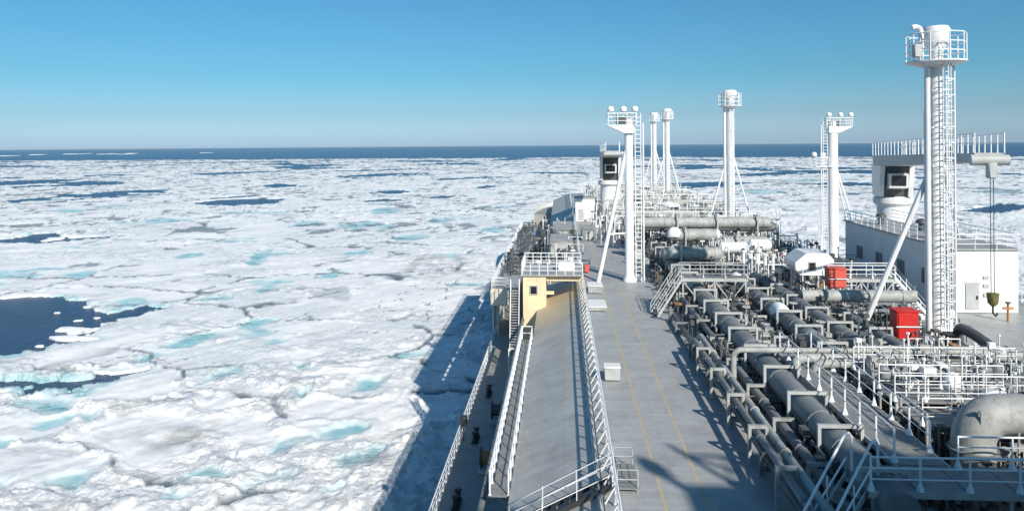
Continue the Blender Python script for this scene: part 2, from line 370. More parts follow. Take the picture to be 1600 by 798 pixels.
for pp in LEADS:
    g = ground_poly(pp); x0 = min(p[0] for p in g) - 30; x1 = max(p[0] for p in g) + 30; y0 = min(p[1] for p in g) - 30; y1 = max(p[1] for p in g) + 30
    i = np.where((X > x0) & (X < x1) & (Y > y0) & (Y < y1))[0]; lead[i] = np.minimum(lead[i], poly_sd(wx[i], wy[i], g))
for e in PONDS:
    g = ground_poly(ell(*e)); x0 = min(p[0] for p in g) - 12; x1 = max(p[0] for p in g) + 12; y0 = min(p[1] for p in g) - 12; y1 = max(p[1] for p in g) + 12
    i = np.where((X > x0) & (X < x1) & (Y > y0) & (Y < y1))[0]; pond[i] = np.minimum(pond[i], poly_sd(wx[i], wy[i], g))
# smaller leads and ponds that the photograph scatters over the pack
n1 = fbm(X/120 + 5, Y/95, 51, 5, 0.55); far = sstep(260, 700, Y)
lead = np.minimum(lead, np.where(Y > 480, (n1 - 0.285 - 0.055*far) * 220, 50))
n2 = fbm(X/26 + 9, Y/19, 71, 5, 0.52); pond = np.minimum(pond, np.where((X > -75) & (Y < 190), 50, (n2 - 0.262 - 0.03*far) * 40))
# cracks between plates
e1, id1 = cells(wx/34, wy/26, 5); e2, id2 = cells(wx/9.5, wy/7.5, 17); e3, id3 = cells((wx + wy*.2)/2.6, wy/2.3, 29)
crk = fbm(X/60, Y/60, 91, 3)
wk = 1 + Y / 140.0
crack = np.maximum(sstep(0.026*wk, 0.006*wk, e1) * sstep(0.34, 0.48, crk) * sstep(.34, .54, fbm(X/9, Y/9, 99, 3)),
                   sstep(0.026*wk, 0.005*wk, e2) * sstep(0.50, 0.60, fbm(X/38, Y/38, 95, 3)) * sstep(.46, .62, fbm(X/6, Y/6, 97, 3)))
crack = np.maximum(crack, 0.8 * sstep(.70, .73, fbm(X/15 + 40, Y/24, 371, 5, .55)) * sstep(120, 240, Y))
edge_sea = 2180.0 - 0.30 * np.maximum(X, 0) + (fbm(X/260, Y/260, 111, 4) - .5) * 300
lead = np.minimum(lead, (edge_sea - Y) * 0.5 * np.where(Y > 1000, 1, 1e3))
# wind-combed streaks
sa, sb = (X*11 + Y*16)/19.4, (X*16 - Y*11)/19.4
streak = fbm(sa/16 + fbm(X/20, Y/20, 301, 2), sb/1.7, 311, 4, 0.55); streak2 = fbm(sa/55, sb/7.0, 321, 4, 0.55)
# heights
ridge = 1 - np.abs(fbm(wx/30, wy/22, 131, 5) * 2 - 1); ridge = sstep(0.80, 0.99, ridge) * sstep(0.35, 0.65, fbm(X/80, Y/80, 141, 3))
ridge = np.maximum(ridge, sstep(0.10, 0.0, e1) * sstep(0.45, 0.7, crk) * 0.8)
rub = fbm(X/1.4, Y/1.4, 151, 4, 0.6); blocks = (id3 - 0.5)
rubz = sstep(0.50, 0.66, fbm(X/17 + 3, Y/14, 161, 5)); nearhull = sstep(26, 4, np.abs(X + 8.0)) * sstep(0.35, 0.6, fbm(X/9, Y/9, 171, 4)) * (Y < 330)
rz = np.clip(np.maximum(np.maximum(ridge, rubz * 0.75), nearhull), 0, 1)
h = 0.38 + 0.30 * (fbm(X/24, Y/20, 181, 5) - .5) + rz * (0.60 * blocks + 0.80 * (rub - 0.35)) + 0.10 * (id1 - .5) + 0.20 * sstep(.07, .015, e2) * sstep(.45, .6, fbm(X/14, Y/14, 341, 3)) * rub + ridge * 0.55 + 0.14 * (id2 - .5) + 0.10 * (rub - .5) + 0.22 * (streak - .5)
pm = sstep(0.5, -0.5, pond); h = h * (1 - pm) + 0.10 * pm
h = np.maximum(h, 0.06); h = h * (1 - crack * 0.8) + crack * 0.0
lead = lead + (fbm(X/2.2, Y/2.2, 351, 4, .6) - .5) * 4.5 * (Y < 420); lm = sstep(0.4, -0.5, lead); h = h * (1 - lm) - 0.9 * lm
nv = NA * NR
co = np.empty((nv, 3), np.float32); co[:, 0] = X; co[:, 1] = Y; co[:, 2] = WZ + h
ii = np.arange(nv).reshape(NR, NA); q = np.stack([ii[:-1, :-1], ii[:-1, 1:], ii[1:, 1:], ii[1:, :-1]], -1).reshape(-1, 4)
keep = (h[q] > -0.6).any(1) & ~((X[q] > -6.5) & (X[q] < 40) & (Y[q] < 215)).all(1)
q = q[keep]
me = bpy.data.meshes.new('pack_ice'); me.vertices.add(nv); me.vertices.foreach_set('co', co.ravel())
me.loops.add(q.size); me.loops.foreach_set('vertex_index', q.ravel().astype(np.int32))
me.polygons.add(len(q)); me.polygons.foreach_set('loop_start', np.arange(0, q.size, 4, dtype=np.int32))
me.update(calc_edges=True); me.polygons.foreach_set('use_smooth', np.ones(len(q), bool))
def attr(name, a): at = me.attributes.new(name, 'FLOAT', 'POINT'); at.data.foreach_set('value', a.astype(np.float32))
pcol = sstep(1.2, -1.6, pond) * (0.55 + 0.45 * sstep(.3, .62, fbm(X/5, Y/4, 361, 4, .55))) * (1 - .35 * far)
attr('pond', np.clip(pcol + 0.8 * sstep(3.0, 0.2, lead) * sstep(0.42, 0.62, fbm(X/12, Y/12, 201, 4)), 0, 1))
attr('crack', np.clip(crack, 0, 1)); attr('rubble', rz)
attr('bare', np.clip(sstep(0.45, 0.66, fbm(X/19, Y/15, 211, 5, 0.55)) * 0.6 + (id2 - .5) * 0.55 + (id1 - .5) * 0.55 + sstep(.45, .68, streak) * .55 + sstep(.48, .66, streak2) * .35, 0, 1))
dirt_spots = np.zeros_like(X)
for cx, cy, rx, ry in ((275, 685, 70, 22), (200, 650, 26, 10), (290, 628, 30, 5), (350, 596, 12, 12), (556, 533, 10, 8), (680, 420, 60, 20)):
    g = ground_poly(ell(cx, cy, rx, ry, 8)); i = np.where((np.abs(X - g[0][0]) < 80) & (np.abs(Y - g[0][1]) < 80))[0]
    dirt_spots[i] = np.maximum(dirt_spots[i], sstep(1.5, -3, poly_sd(wx[i], wy[i], g)))
attr('dirt', np.clip(dirt_spots * sstep(0.35, 0.7, fbm(X/3, Y/3, 221, 5, .6)) + 0.5 * sstep(0.62, 0.8, fbm(X/8, Y/5, 231, 5, .6)), 0, 1))
im = bpy.data.materials.new('pack_ice'); im.use_nodes = True; t = im.node_tree; b = t.nodes['Principled BSDF']; L = t.links.new
def nn(k, **kw):
    n = t.nodes.new(k)
    for a, v in kw.items(): n.inputs[a.replace('_', ' ')].default_value = v
    return n
def mixc(f, a, bcol):
    m = t.nodes.new('ShaderNodeMix'); m.data_type = 'RGBA'
    if isinstance(f, float): m.inputs['Factor'].default_value = f
    else: L(f, m.inputs['Factor'])
    for s, v in (('A', a), ('B', bcol)):
        if isinstance(v, tuple): m.inputs[s].default_value = v + (1,)
        else: L(v, m.inputs[s])
    return m.outputs['Result']
def at_(n): a = t.nodes.new('ShaderNodeAttribute'); a.attribute_name = n; return a.outputs['Fac']
def ramp(s, a, bb, lo=0.0, hi=1.0):
    m = t.nodes.new('ShaderNodeMapRange'); m.interpolation_type = 'SMOOTHSTEP'; L(s, m.inputs[0])
    for i, v in enumerate((a, bb, lo, hi)): m.inputs[i+1].default_value = v
    return m.outputs[0]
geo = t.nodes.new('ShaderNodeNewGeometry')
nA = nn('ShaderNodeTexNoise', Scale=0.16, Detail=8.0, Roughness=0.65); L(geo.outputs['Position'], nA.inputs['Vector'])
nB = nn('ShaderNodeTexNoise', Scale=1.6, Detail=8.0, Roughness=0.7); L(geo.outputs['Position'], nB.inputs['Vector'])
nC = nn('ShaderNodeTexNoise', Scale=0.03, Detail=6.0, Roughness=0.6); L(geo.outputs['Position'], nC.inputs['Vector'])
c = mixc(ramp(nA.outputs['Fac'], 0.36, 0.62), (0.83, 0.84, 0.84), (0.97, 0.96, 0.94))
c = mixc(at_('bare'), c, mixc(ramp(nB.outputs['Fac'], 0.35, 0.65), (0.60, 0.645, 0.67), (0.82, 0.825, 0.825)))
c = mixc(ramp(nC.outputs['Fac'], 0.45, 0.62, 0, 0.45), c, (0.90, 0.90, 0.90))
c = mixc(ramp(at_('rubble'), 0.2, 0.8, 0, 0.6), c, mixc(ramp(nB.outputs['Fac'], 0.3, 0.55), (0.62, 0.72, 0.77), (0.95, 0.955, 0.955)))
c = mixc(at_('dirt'), c, (0.52, 0.53, 0.51))
c = mixc(at_('pond'), c, mixc(ramp(nA.outputs['Fac'], 0.35, 0.65), (0.20, 0.47, 0.53), (0.42, 0.69, 0.72)))
c = mixc(at_('crack'), c, (0.17, 0.215, 0.25))
L(c, b.inputs['Base Color']); b.inputs['Roughness'].default_value = 0.6; b.inputs['Specular IOR Level'].default_value = 0.25
vo = nn('ShaderNodeTexVoronoi', Scale=0.55, Randomness=1.0); nW = nn('ShaderNodeTexNoise', Scale=0.5, Detail=4.0)
L(geo.outputs['Position'], nW.inputs['Vector']); vw = t.nodes.new('ShaderNodeVectorMath'); vw.operation = 'MULTIPLY_ADD'; L(nW.outputs['Color'], vw.inputs[0]); vw.inputs[1].default_value = (3, 3, 3); L(geo.outputs['Position'], vw.inputs[2]); L(vw.outputs[0], vo.inputs['Vector'])
hm_ = t.nodes.new('ShaderNodeMath'); hm_.operation = 'MULTIPLY_ADD'; L(vo.outputs['Distance'], hm_.inputs[0]); hm_.inputs[1].default_value = -0.55; L(nB.outputs['Fac'], hm_.inputs[2])
bp = nn('ShaderNodeBump', Strength=0.8, Distance=0.45); L(ramp(at_('rubble'), 0.05, 0.7, 0.22, 0.95), bp.inputs['Strength']); L(hm_.outputs[0], bp.inputs['Height']); L(bp.outputs[0], b.inputs['Normal'])
# flecks: each small block a little whiter or greyer
sx_ = t.nodes.new('ShaderNodeSeparateColor'); L(vo.outputs['Color'], sx_.inputs[0])
fl = t.nodes.new('ShaderNodeMix'); fl.data_type = 'RGBA'; fl.blend_type = 'MULTIPLY'; 
L(c, fl.inputs['A']); L(mixc(ramp(sx_.outputs[0], 0.0, 0.5), (0.76, 0.80, 0.84), (1.05, 1.045, 1.04)), fl.inputs['B']); L(ramp(at_('rubble'), 0.05, 0.7, 0.25, 1.0), fl.inputs['Factor']); L(fl.outputs['Result'], b.inputs['Base Color'])
me.materials.append(im)
ice = bpy.data.objects.new('pack_ice', me); COL.objects.link(ice); ice['kind'] = 'structure'

wm = bpy.data.materials.new('cold_sea'); wm.use_nodes = True; t = wm.node_tree; b = t.nodes['Principled BSDF']; L = t.links.new
b.inputs['Base Color'].default_value = (0.018, 0.058, 0.125, 1); b.inputs['Roughness'].default_value = 0.25; b.inputs['Specular IOR Level'].default_value = 0.18
geo = t.nodes.new('ShaderNodeNewGeometry')
wv = nn('ShaderNodeTexNoise', Scale=0.7, Detail=6.0, Roughness=0.6); L(geo.outputs['Position'], wv.inputs['Vector'])
wv2 = nn('ShaderNodeTexNoise', Scale=0.012, Detail=5.0, Roughness=0.6); L(geo.outputs['Position'], wv2.inputs['Vector'])
L(mixc(ramp(wv2.outputs['Fac'], 0.35, 0.65), (0.014, 0.044, 0.115), (0.022, 0.062, 0.15)), b.inputs['Base Color'])
bp = nn('ShaderNodeBump', Strength=1.0, Distance=0.9); L(wv.outputs['Fac'], bp.inputs['Height']); L(bp.outputs[0], b.inputs['Normal'])
bm = bmesh.new(); bmesh.ops.create_circle(bm, cap_ends=True, radius=45000, segments=96)
wme = bpy.data.meshes.new('sea'); bm.to_mesh(wme); bm.free(); wme.materials.append(wm)
sea = bpy.data.objects.new('sea', wme); sea.location = (0, 0, WZ); COL.objects.link(sea); sea['kind'] = 'structure'

def floe(name, c, rx, ry, hgt, label, group=None, seed=0, rough=0.42):
    rnd = random.Random(seed); n = 22; b = MB(); rings = []
    ph = [rnd.uniform(0, 6.28) for _ in range(5)]
    def rr(a): return 1 + rough * sum(math.sin(a*(k+2) + ph[k]) / (k+1.5) for k in range(5))
    for s, z in ((0.94, -0.25), (1.0, hgt*0.15), (0.97, hgt*0.8), (0.8, hgt), (0.4, hgt*1.15)):
        rings.append([(c[0] + rx*s*rr(a)*math.cos(a), c[1] + ry*s*rr(a)*math.sin(a), WZ + z + (rnd.uniform(-.12, .12)*hgt if z > 0.01 else 0)) for a in [2*math.pi*k/n for k in range(n)]])
    o = [v for r_ in rings for v in r_]; f = []
    for i in range(len(rings)-1):
        for k in range(n): f.append((i*n+k, i*n+(k+1)%n, (i+1)*n+(k+1)%n, (i+1)*n+k))
    f.append(tuple((len(rings)-1)*n + k for k in range(n)))
    b.add(o, f); ob = solo(b, name, 'snow', label, 'ice floe', (c[0], c[1], WZ), group); return ob
for i, (px, py, rx) in enumerate(((90, 489, .6), (62, 541, .8), (123, 501, .8), (152, 497, .7))):
    floe('ice_cake', onz(px, py, WZ), rx, rx*.9, .18, 'small ice cake floating in the wide dark lead', 'ice cakes in the wide lead', 80 + i)
for i, (px, py, rx, ry, lb) in enumerate(((116, 517, 3.4, 2.2, 'flat white ice floe drifting at the edge of the wide dark lead'),
        (112, 530, 4.0, 1.9, 'longer white ice floe lying beside a flat floe in the wide dark lead'),
        (85, 374, 4.0, 5.0, 'small white ice floe in the narrow dark lead beyond the wide one'))):
    p = onz(px, py, WZ); floe('ice_floe', p, rx, ry, 0.45, lb, None, 40 + i)
for i, (px, py, rx) in enumerate(((112, 241.0, 60), (133, 240.6, 22), (170, 241.0, 45), (205, 240.2, 40), (195, 241.4, 18), (60, 242, 50), (10, 244, 40), (322, 239, 20))):
    p = onz(px, py, WZ); floe('drifting_floe', p, rx*.6, 80, 2.5, 'thin white strip of drifting ice in the open sea beyond the pack', 'ice strips drifting in the open sea', 60 + i)

# ------------------------------------------------------------------ the ship: hull, decks, trunk
CL = 17.1; HB = 25.0; MDZ = -7.5
def half(y):                                    # half beam at deck level
    if y < 205: return HB
    k = (y - 205) / 62.0; return HB * max(0.0, 1 - k ** 2.1)
ship = thing('ship_hull', 'large grey-decked cargo ship with dark hull pushing through the pack ice', 'ship', (CL, 0, WZ))
ys = [-48, 0, 60, 120, 180, 205, 215, 225, 235, 243, 250, 256, 261, 264.5, 266.8]
top = []; bot = []
for y in ys: top.append((half(y), y))
b = MB(); nS = len(ys)
for side in (-1, 1):
    o = []
    for y in ys:
        hb = half(y); zt = MDZ + 0.0
        o += [(CL + side*hb, y, zt), (CL + side*hb*0.998, y, -14), (CL + side*hb*(1.0 if y < 205 else max(0.0, 1 - 0.12*(y-205)/62)), y, WZ - 2)]
    b.add(o, [(i*3+k, (i+1)*3+k, (i+1)*3+k+1, i*3+k+1) for i in range(nS-1) for k in (0, 1)])
part(b, 'hull_side', 'hull', ship)
b = MB(); poly = [(CL - half(y), y) for y in ys] + [(CL + half(y), y) for y in reversed(ys)]
b.prism(poly, 'z', MDZ - 0.3, MDZ + 0.004); part(b, 'main_deck', 'deck_low', ship)
b = MB(); b.prism([(2.1, -0.3), (2.1, 0), (32.1, 0), (32.1, -0.3)], 'y', -2, 222); part(b, 'trunk_deck', 'deck', ship)
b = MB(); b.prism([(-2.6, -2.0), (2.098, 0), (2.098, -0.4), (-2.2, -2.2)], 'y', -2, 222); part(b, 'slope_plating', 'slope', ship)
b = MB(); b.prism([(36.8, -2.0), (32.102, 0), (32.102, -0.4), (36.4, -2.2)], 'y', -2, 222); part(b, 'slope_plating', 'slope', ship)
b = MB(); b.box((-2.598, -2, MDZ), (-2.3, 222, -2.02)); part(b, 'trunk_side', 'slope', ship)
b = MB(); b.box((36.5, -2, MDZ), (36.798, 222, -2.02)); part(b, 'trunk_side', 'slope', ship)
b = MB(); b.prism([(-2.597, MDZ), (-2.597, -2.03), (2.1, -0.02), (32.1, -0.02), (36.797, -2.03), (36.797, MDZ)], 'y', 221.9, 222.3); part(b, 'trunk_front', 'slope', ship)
for x0, x1 in ((3.95, 4.09), (5.66, 5.80)):
    b = MB(); b.add([(x0, 22, .004), (x1, 22, .004), (x1, 205, .004), (x0, 205, .004)], [(0,1,2,3)]); part(b, 'yellow_line', 'line', ship)
b = MB(); b.box((32.103, 36, -0.35), (41.6, 96, -0.002))
for y in range(38, 96, 6): b.prism([(36.85, -2.9), (41.3, -0.36), (36.85, -0.36)], 'y', y, y + 0.3)
part(b, 'side_platform', 'deck', ship)
# forecastle plating and bulwark
fy = [192, 198, 205, 215, 225, 235, 243, 250, 256, 261, 264.5, 266.8]
b = MB(); fd = fy[2:]; b.prism([(CL - half(y) + 0.02, y) for y in fd] + [(CL + half(y) - 0.02, y) for y in reversed(fd)], 'z', MDZ + 0.01, -4.6); part(b, 'forecastle', 'deck_low', ship)
for side in (-1, 1):
    o = []
    for y in fy:
        hb = half(y); zb = -6.4 + 3.0 * min(1, max(0, (y - 192) / 22)); o += [(CL + side*hb, y, MDZ - 0.5), (CL + side*(hb + 0.15), y, zb), (CL + side*max(0, hb - 0.02), y, zb), (CL + side*max(0, hb - 0.17), y, MDZ - 0.5)]
    n = len(fy); part(MB().add(o, [(i*4+k, (i+1)*4+k, (i+1)*4+(k+1) % 4, i*4+(k+1) % 4) for i in range(n-1) for k in range(4)]), 'bulwark', 'white', ship)

# accommodation block that the picture is taken from: it throws its shade on the aft end of the deck
acc = thing('accommodation_block', 'white accommodation block with the bridge at the aft end of the deck', 'building', (CL, -12, MDZ))
part(MB().cbox((-6, -30, MDZ), (40.2, -2.2, 11.8), 0.3), 'wall', 'white', acc)
part(MB().cbox((-8, -16, 11.85), (42.2, -1.6, 16.6), 0.3), 'bridge', 'white', acc)
part(MB().cbox((29.6, -20, 16.65), (42, -6, 28.6), 0.3), 'funnel', 'white', acc)
part(MB().cbox((25.4, -18, 16.65), (29.55, -6, 27.5), 0.3), 'shade_casing', 'white', acc)  # unseen block added to make the shadow on the aft deck solid
for x, zt_, r_ in ((32, 31, .5), (34, 30.5, .6), (36.5, 31.5, .6)): part(MB().tube([(x, -8, 28.3), (x, -8, zt_)], r_, 10), 'exhaust_pipe', 'black', acc)
part(MB().lathe([(.2, 29.2), (.42, 29.5), (.5, 29.9), (.42, 30.3), (.2, 30.6)], (26.4, -8, 0), 16).tube([(26.4, -8, 27.4), (26.4, -8, 29.3)], .2, 8), 'shade_ball', 'white', acc)  # unseen ball on a post, added for a shadow spot on deck
lt = MB()
for k in range(6):
    z_ = 16.7 + k*2
    lt.bar((27.2, -5, z_), (29.0, -5, z_+2), .14).bar((29.0, -5, z_), (27.2, -5, z_+2), .14).bar((27.2, -5, z_+2), (29.0, -5, z_+2), .16)
lt.bar((27.2, -5, 16.7), (27.2, -5, 29.6), .22).bar((29.0, -5, 16.7), (29.0, -5, 28.7), .22); part(lt, 'shade_lattice', 'white', acc)  # unseen lattice added to break up the shadow edge on deck
part(MB().cbox((15.5, -9, 16.65), (20, -6, 21.0), 0.2), 'deckhouse', 'white', acc)
mb_ = MB().tube([(16.5, -7, 21), (16.5, -7, 30)], 0.4, 8).bar((13.5, -7, 27), (19.5, -7, 27), .3).bar((14.5, -7, 29), (18.5, -7, 29), .45).bar((13.5, -7, 27), (16.5, -7, 23.5), .15).bar((19.5, -7, 27), (16.5, -7, 23.5), .15)
part(mb_, 'radar_mast', 'white', acc)
for i in range(12): part(MB().box((-6.5 + i*4, -1.62, 13.2), (-3.1 + i*4, -1.5, 15.4)), 'window', 'glass', acc)

# ------------------------------------------------------------------ port side: bulwark rail, walkway, slope rails
RB = -7.75
railing('white raked railing along the open port edge of the lower deck', [(RB, 22, MDZ), (RB, 79, MDZ)], 1.15, 1.25, .035, 3, 1)
railing('white railing along the port edge of the lower deck forward of the cream house', [(RB, 151, MDZ), (RB, 192, MDZ)], 1.15, 1.8, .05, 3, 0)
t = thing('side_walkway', 'narrow raised walkway along the foot of the sloping deck side', 'walkway', (-3.1, 50, -2.1))
part(MB().box((-3.6, 35, -2.2), (-2.62, 63, -2.1)), 'grating', 'grating', t)
br = MB().bar((-3.7, 0, -.08), (-2.7, 0, -.08), .1, .12).bar((-3.6, 0, -.1), (-2.7, 0, -1.1), .08).mesh('bracket', 'steel')
for y in range(36, 63, 3): inst(br, 'bracket', t, (0, y, -2.15))
railing('white handrail on the outer edge of the narrow raised walkway', [(-3.55, 35, -2.1), (-3.55, 63, -2.1)], 1.15, 1.2, .045, 3, 0)
railing('white handrail between the raised walkway and the sloping plating', [(-2.66, 35, -2.1), (-2.66, 63, -2.1), (-3.5, 63.05, -2.1)], 1.15, 1.6, .04, 2, 0)
t = thing('fire_main', 'grey pipe running under the outer handrail of the raised walkway', 'pipe', (-4.0, 40, -2.8))
part(MB().tube([(-4.0, 30, -2.8), (-4.0, 73.5, -2.8)], .16, 10), 'pipe', 'pipe', t)
railing('tall white railing with raking stays along the port edge of the upper deck', [(2.05, 27, .01), (2.05, 92, .01)], 1.2, 1.5, .04, 3, 1)
t = thing('edge_pipe', 'slim grey pipe clamped beside the railing at the top of the slope', 'pipe', (1.55, 30, -.2))
part(MB().tube([(1.45, 27, -.18), (1.45, 92, -.18)], .12, 8), 'pipe', 'steel', t)
cl = MB().bar((-.25, 0, -.12), (.25, 0, .12), .1, .08).mesh('clamp', 'steel')
for y in range(28, 92, 3): inst(cl, 'clamp', t, (1.5, y, -.2))
# stairs down the slope near the bridge, landing on the trunk edge
stairs('dark steel stairs leading down the sloping deck side beside the port railing', (2.0, 31.6, .2), (-2.4, 31.4, -1.9), .9, (0, 1, 0), 'black', 'black', rail_m='rail', r=.028)
t = thing('stair_landing', 'small railed landing platform at the head of the dark slope stairs', 'platform', (2.6, 32.6, 0))
part(MB().box((2.15, 31.0, .15), (3.1, 33.4, .21)), 'grating', 'grating', t)
for x, y in ((2.2, 31.05), (3.05, 31.05), (2.2, 33.35), (3.05, 33.35)): part(MB().bar((x, y, 0), (x, y, .95), .035), 'post', 'steel', t)
for z in (.95, .55): part(MB().tube([(2.2, 33.35, z), (3.05, 33.35, z), (3.05, 31.05, z), (2.2, 31.05, z)], .02, 6), 'handrail' if z > .9 else 'mid_rail', 'steel', t)

# cream yellow house with platform, on the port side
HYF = 74.0
t = thing('cream_house', 'cream yellow deckhouse with a small square window, standing on the port slope', 'deckhouse', (-3.1, 80, MDZ))
a = ony(817, 431, HYF); bR = ony(853, 431, HYF); HZ = a.z
part(MB().prism([(a.x, MDZ), (a.x, HZ), (bR.x, HZ), (bR.x, -1.9), (-2.3, -2.6), (-2.62, -3.2), (-2.62, MDZ)], 'y', HYF, 80), 'wall', 'cream', t)
p = ony(834, 453, HYF - .1)
part(MB().box((p.x - .40, HYF-.1, p.z - .46), (p.x + .40, HYF-.01, p.z + .46)), 'window_frame', 'steel', t)
part(MB().box((p.x - .30, HYF-.14, p.z - .36), (p.x + .30, HYF-.1, p.z + .36)), 'window', 'glass', t)
part(MB().cbox((bR.x + .003, HYF+.4, HZ-.6), (2.0, 80, HZ-.02), .05), 'overhang', 'cream', t)
part(MB().box((bR.x + .003, HYF+.1, -.45), (bR.x + .8, HYF+.4, -.15)), 'ledge', 'cream', t)
for y in (79,): part(MB().bar((1.6, y, -.5), (1.6, y, HZ-.6), .14), 'post', 'steel', t)
t = thing('house_platform', 'grey railed platform on top of the cream deckhouse at the port side', 'platform', (-3, 77, HZ))
part(MB().box((a.x-.2, HYF-.2, HZ+.01), (2.0, 80.5, HZ+.16)), 'deck_plate', 'deck', t)
railing('', [(1.95, HYF-.1, HZ+.16), (a.x-.1, HYF-.1, HZ+.16), (a.x-.1, 80.4, HZ+.16), (1.95, 80.4, HZ+.16)], 1.2, .9, .045, 3, 0, parent=t)
part(MB().cbox((-.5, 76, HZ+.17), (1.2, 77.2, HZ+1.0), .08), 'locker', 'white', t)
t = thing('wing_platform', 'pale platform wing jutting over the ship side beside the cream house', 'platform', (-7, 90, MDZ))
part(MB().cbox((-8.35, 84.6, -3.9), (-6.4, 85.4, -2.0), .1), 'end_box', 'palecream', t)
part(MB().box((-8.3, 85.41, -2.2), (-5.1, 150, -1.95)), 'deck_plate', 'deck', t)
for y in (86, 94, 102, 110, 118, 126, 134, 142, 149): part(MB().bar((-7.6, y, MDZ), (-7.6, y, -2.21), .25), 'column', 'steel', t)
part(MB().box((-8.32, 87, MDZ + .02), (-8.2, 150, -1.95)), 'shade_plate', 'white', t)  # plate carried down to the deck to close the hull's shadow on the ice
railing('', [(-6.4, 84.8, -1.95), (-8.2, 84.8, -1.95), (-8.2, 150, -1.95)], 1.2, 1.4, .045, 3, 0, parent=t)
stairs('steep white ladder stairs between the raised walkway and the wing platform', (-4.75, 73.2, .2), (-4.75, 71.2, -5.4), .85, (1, 0, 0), 'rail', 'steel', r=.045)
t = thing('stair_gate', 'white railed gate frame around the foot of the steep ladder stairs', 'railing', (-4.3, 69.5, MDZ))
for x in (-5.2, -3.6): part(MB().tube([(x, 70.0, MDZ), (x, 70.0, -4.8)], .05, 6), 'post', 'rail', t)
part(MB().tube([(-5.2, 70, -4.8), (-3.6, 70, -4.8)], .05, 6), 'rail', 'rail', t); part(MB().tube([(-5.2, 70, -5.6), (-3.6, 70, -5.6)], .04, 6), 'rail', 'rail', t)
# things on the lower deck
def winch(loc, label, col):
    x, y, z = loc; t = thing('mooring_winch', label, 'winch', loc)
    part(MB().cbox((x-.9, y-.9, z), (x+.9, y+.9, z+.25), .04), 'base', 'steel', t)
    part(MB().tube([(x-.7, y, z+.85), (x+.7, y, z+.85)], .45, 14), 'drum', col, t)
    for s in (-.75, 0, .75): part(MB().tube([(x+s-.05, y, z+.85), (x+s+.05, y, z+.85)], .68, 16), 'flange', 'pipe_dark', t)
    part(MB().cbox((x+.85, y-.4, z+.25), (x+1.25, y+.5, z+1.1), .05), 'gearbox', 'pipe', t)
winch((-4.9, 50, MDZ), 'rust orange mooring winch on the shaded lower port deck', 'orange')
winch((-5.0, 59, MDZ), 'dark grey mooring winch on the shaded lower port deck', 'pipe_dark')
def bollard(loc, grp):
    x, y, z = loc; t = thing('bollard', 'dark twin bollard on the lower port deck', 'bollard', loc, grp)
    part(MB().box((x-.25, y-.8, z), (x+.25, y+.8, z+.08)), 'base', 'black', t)
    for s in (-.45, .45): part(MB().lathe([(.2, .08), (.18, .6), (.26, .68), (.26, .74), (.1, .78)], (x, y+s, z), 12), 'post', 'black', t)
for y in (45, 55, 65): bollard((-6.6, y, MDZ), 'bollards on the lower deck')
p = onz(720, 668, -6.6)
t = thing('floodlight', 'black floodlight bracketed to the port railing', 'lamp', (RB + .25, p.y, MDZ))
part(MB().tube([(RB+.25, p.y, MDZ), (RB+.25, p.y, -6.4)], .05, 6), 'post', 'black', t)
part(MB().cbox((RB, p.y-.3, -6.4), (RB+.5, p.y+.3, -5.7), .06), 'housing', 'black', t)
part(MB().box((RB+.505, p.y-.22, -6.3), (RB+.53, p.y+.22, -5.8)), 'lens', 'glass', t)

# deck boxes on the trunk
def locker(px, py, wd, dp, hg, label, m='steel', lid=True):
    p = onz(px, py, 0.0); t = thing('deck_box', label, 'box', p)
    part(MB().cbox((p.x-wd/2, p.y, .06), (p.x+wd/2, p.y+dp, hg), .04), 'body', m, t)
    for sx in (-1, 1): part(MB().box((p.x+sx*wd*.36-.06, p.y+.05, 0), (p.x+sx*wd*.36+.06, p.y+dp-.05, .065)), 'foot', 'pipe_dark', t)
    if lid: part(MB().cbox((p.x-wd/2-.04, p.y-.04, hg+.002), (p.x+wd/2+.04, p.y+dp+.04, hg+.1), .03), 'lid', 'white', t)
locker(957, 596, .95, .9, .8, 'pale grey square locker standing alone beside the port railing of the upper deck')
locker(934, 487, 1.5, 3.0, .35, 'low flat grey hatch box near the foot of the mast stay', 'pipe_light')
locker(930, 459, 1.4, 2.0, .7, 'grey locker in line between the flat hatch and the mast stay', 'pipe_light')
p = onz(917, 427, 0)
t = thing('red_locker', 'small red fire locker beside the leaning stay of the nearer port mast', 'locker', p)
part(MB().cbox((p.x-.26, p.y, .1), (p.x+.26, p.y+.5, .95), .04), 'body', 'redlight', t); part(MB().box((p.x-.2, p.y-.03, .2), (p.x+.2, p.y-.001, .85)), 'door', 'redlight', t)

# ------------------------------------------------------------------ masts
def lamp_parts(t, p, s=1.0, m='white'):
    part(MB().tube([p, (p[0], p[1], p[2] + .6*s)], .06*s, 6), 'lamp_post', m, t)
    part(MB().lathe([(.1*s, 0), (.32*s, .1*s), (.38*s, .35*s), (.25*s, .6*s), (.05*s, .68*s)], (p[0], p[1], p[2] + .6*s), 12), 'lamp', m, t)
def ring_platform(t, c, r, z, rail_r=.04, m='white', n=10, hh=1.4):
    b = MB().lathe([(r*.4, z-.45), (r, z-.1), (r, z)], (c[0], c[1], 0), n*2); part(b, 'platform', m, t)
    pm = post_mesh(hh, rail_r, 0, 'rail')
    ring = []
    for k in range(n): a = 2*math.pi*(k+.5)/n; q = (c[0] + r*.97*math.cos(a), c[1] + r*.97*math.sin(a), z); ring.append(q); inst(pm, 'post', t, q)
    for zz in (hh, hh*.66, hh*.33): part(MB().tube([(x, y, z_+zz) for x, y, z_ in ring + ring[:1]], rail_r, 5), 'rail', 'rail', t)
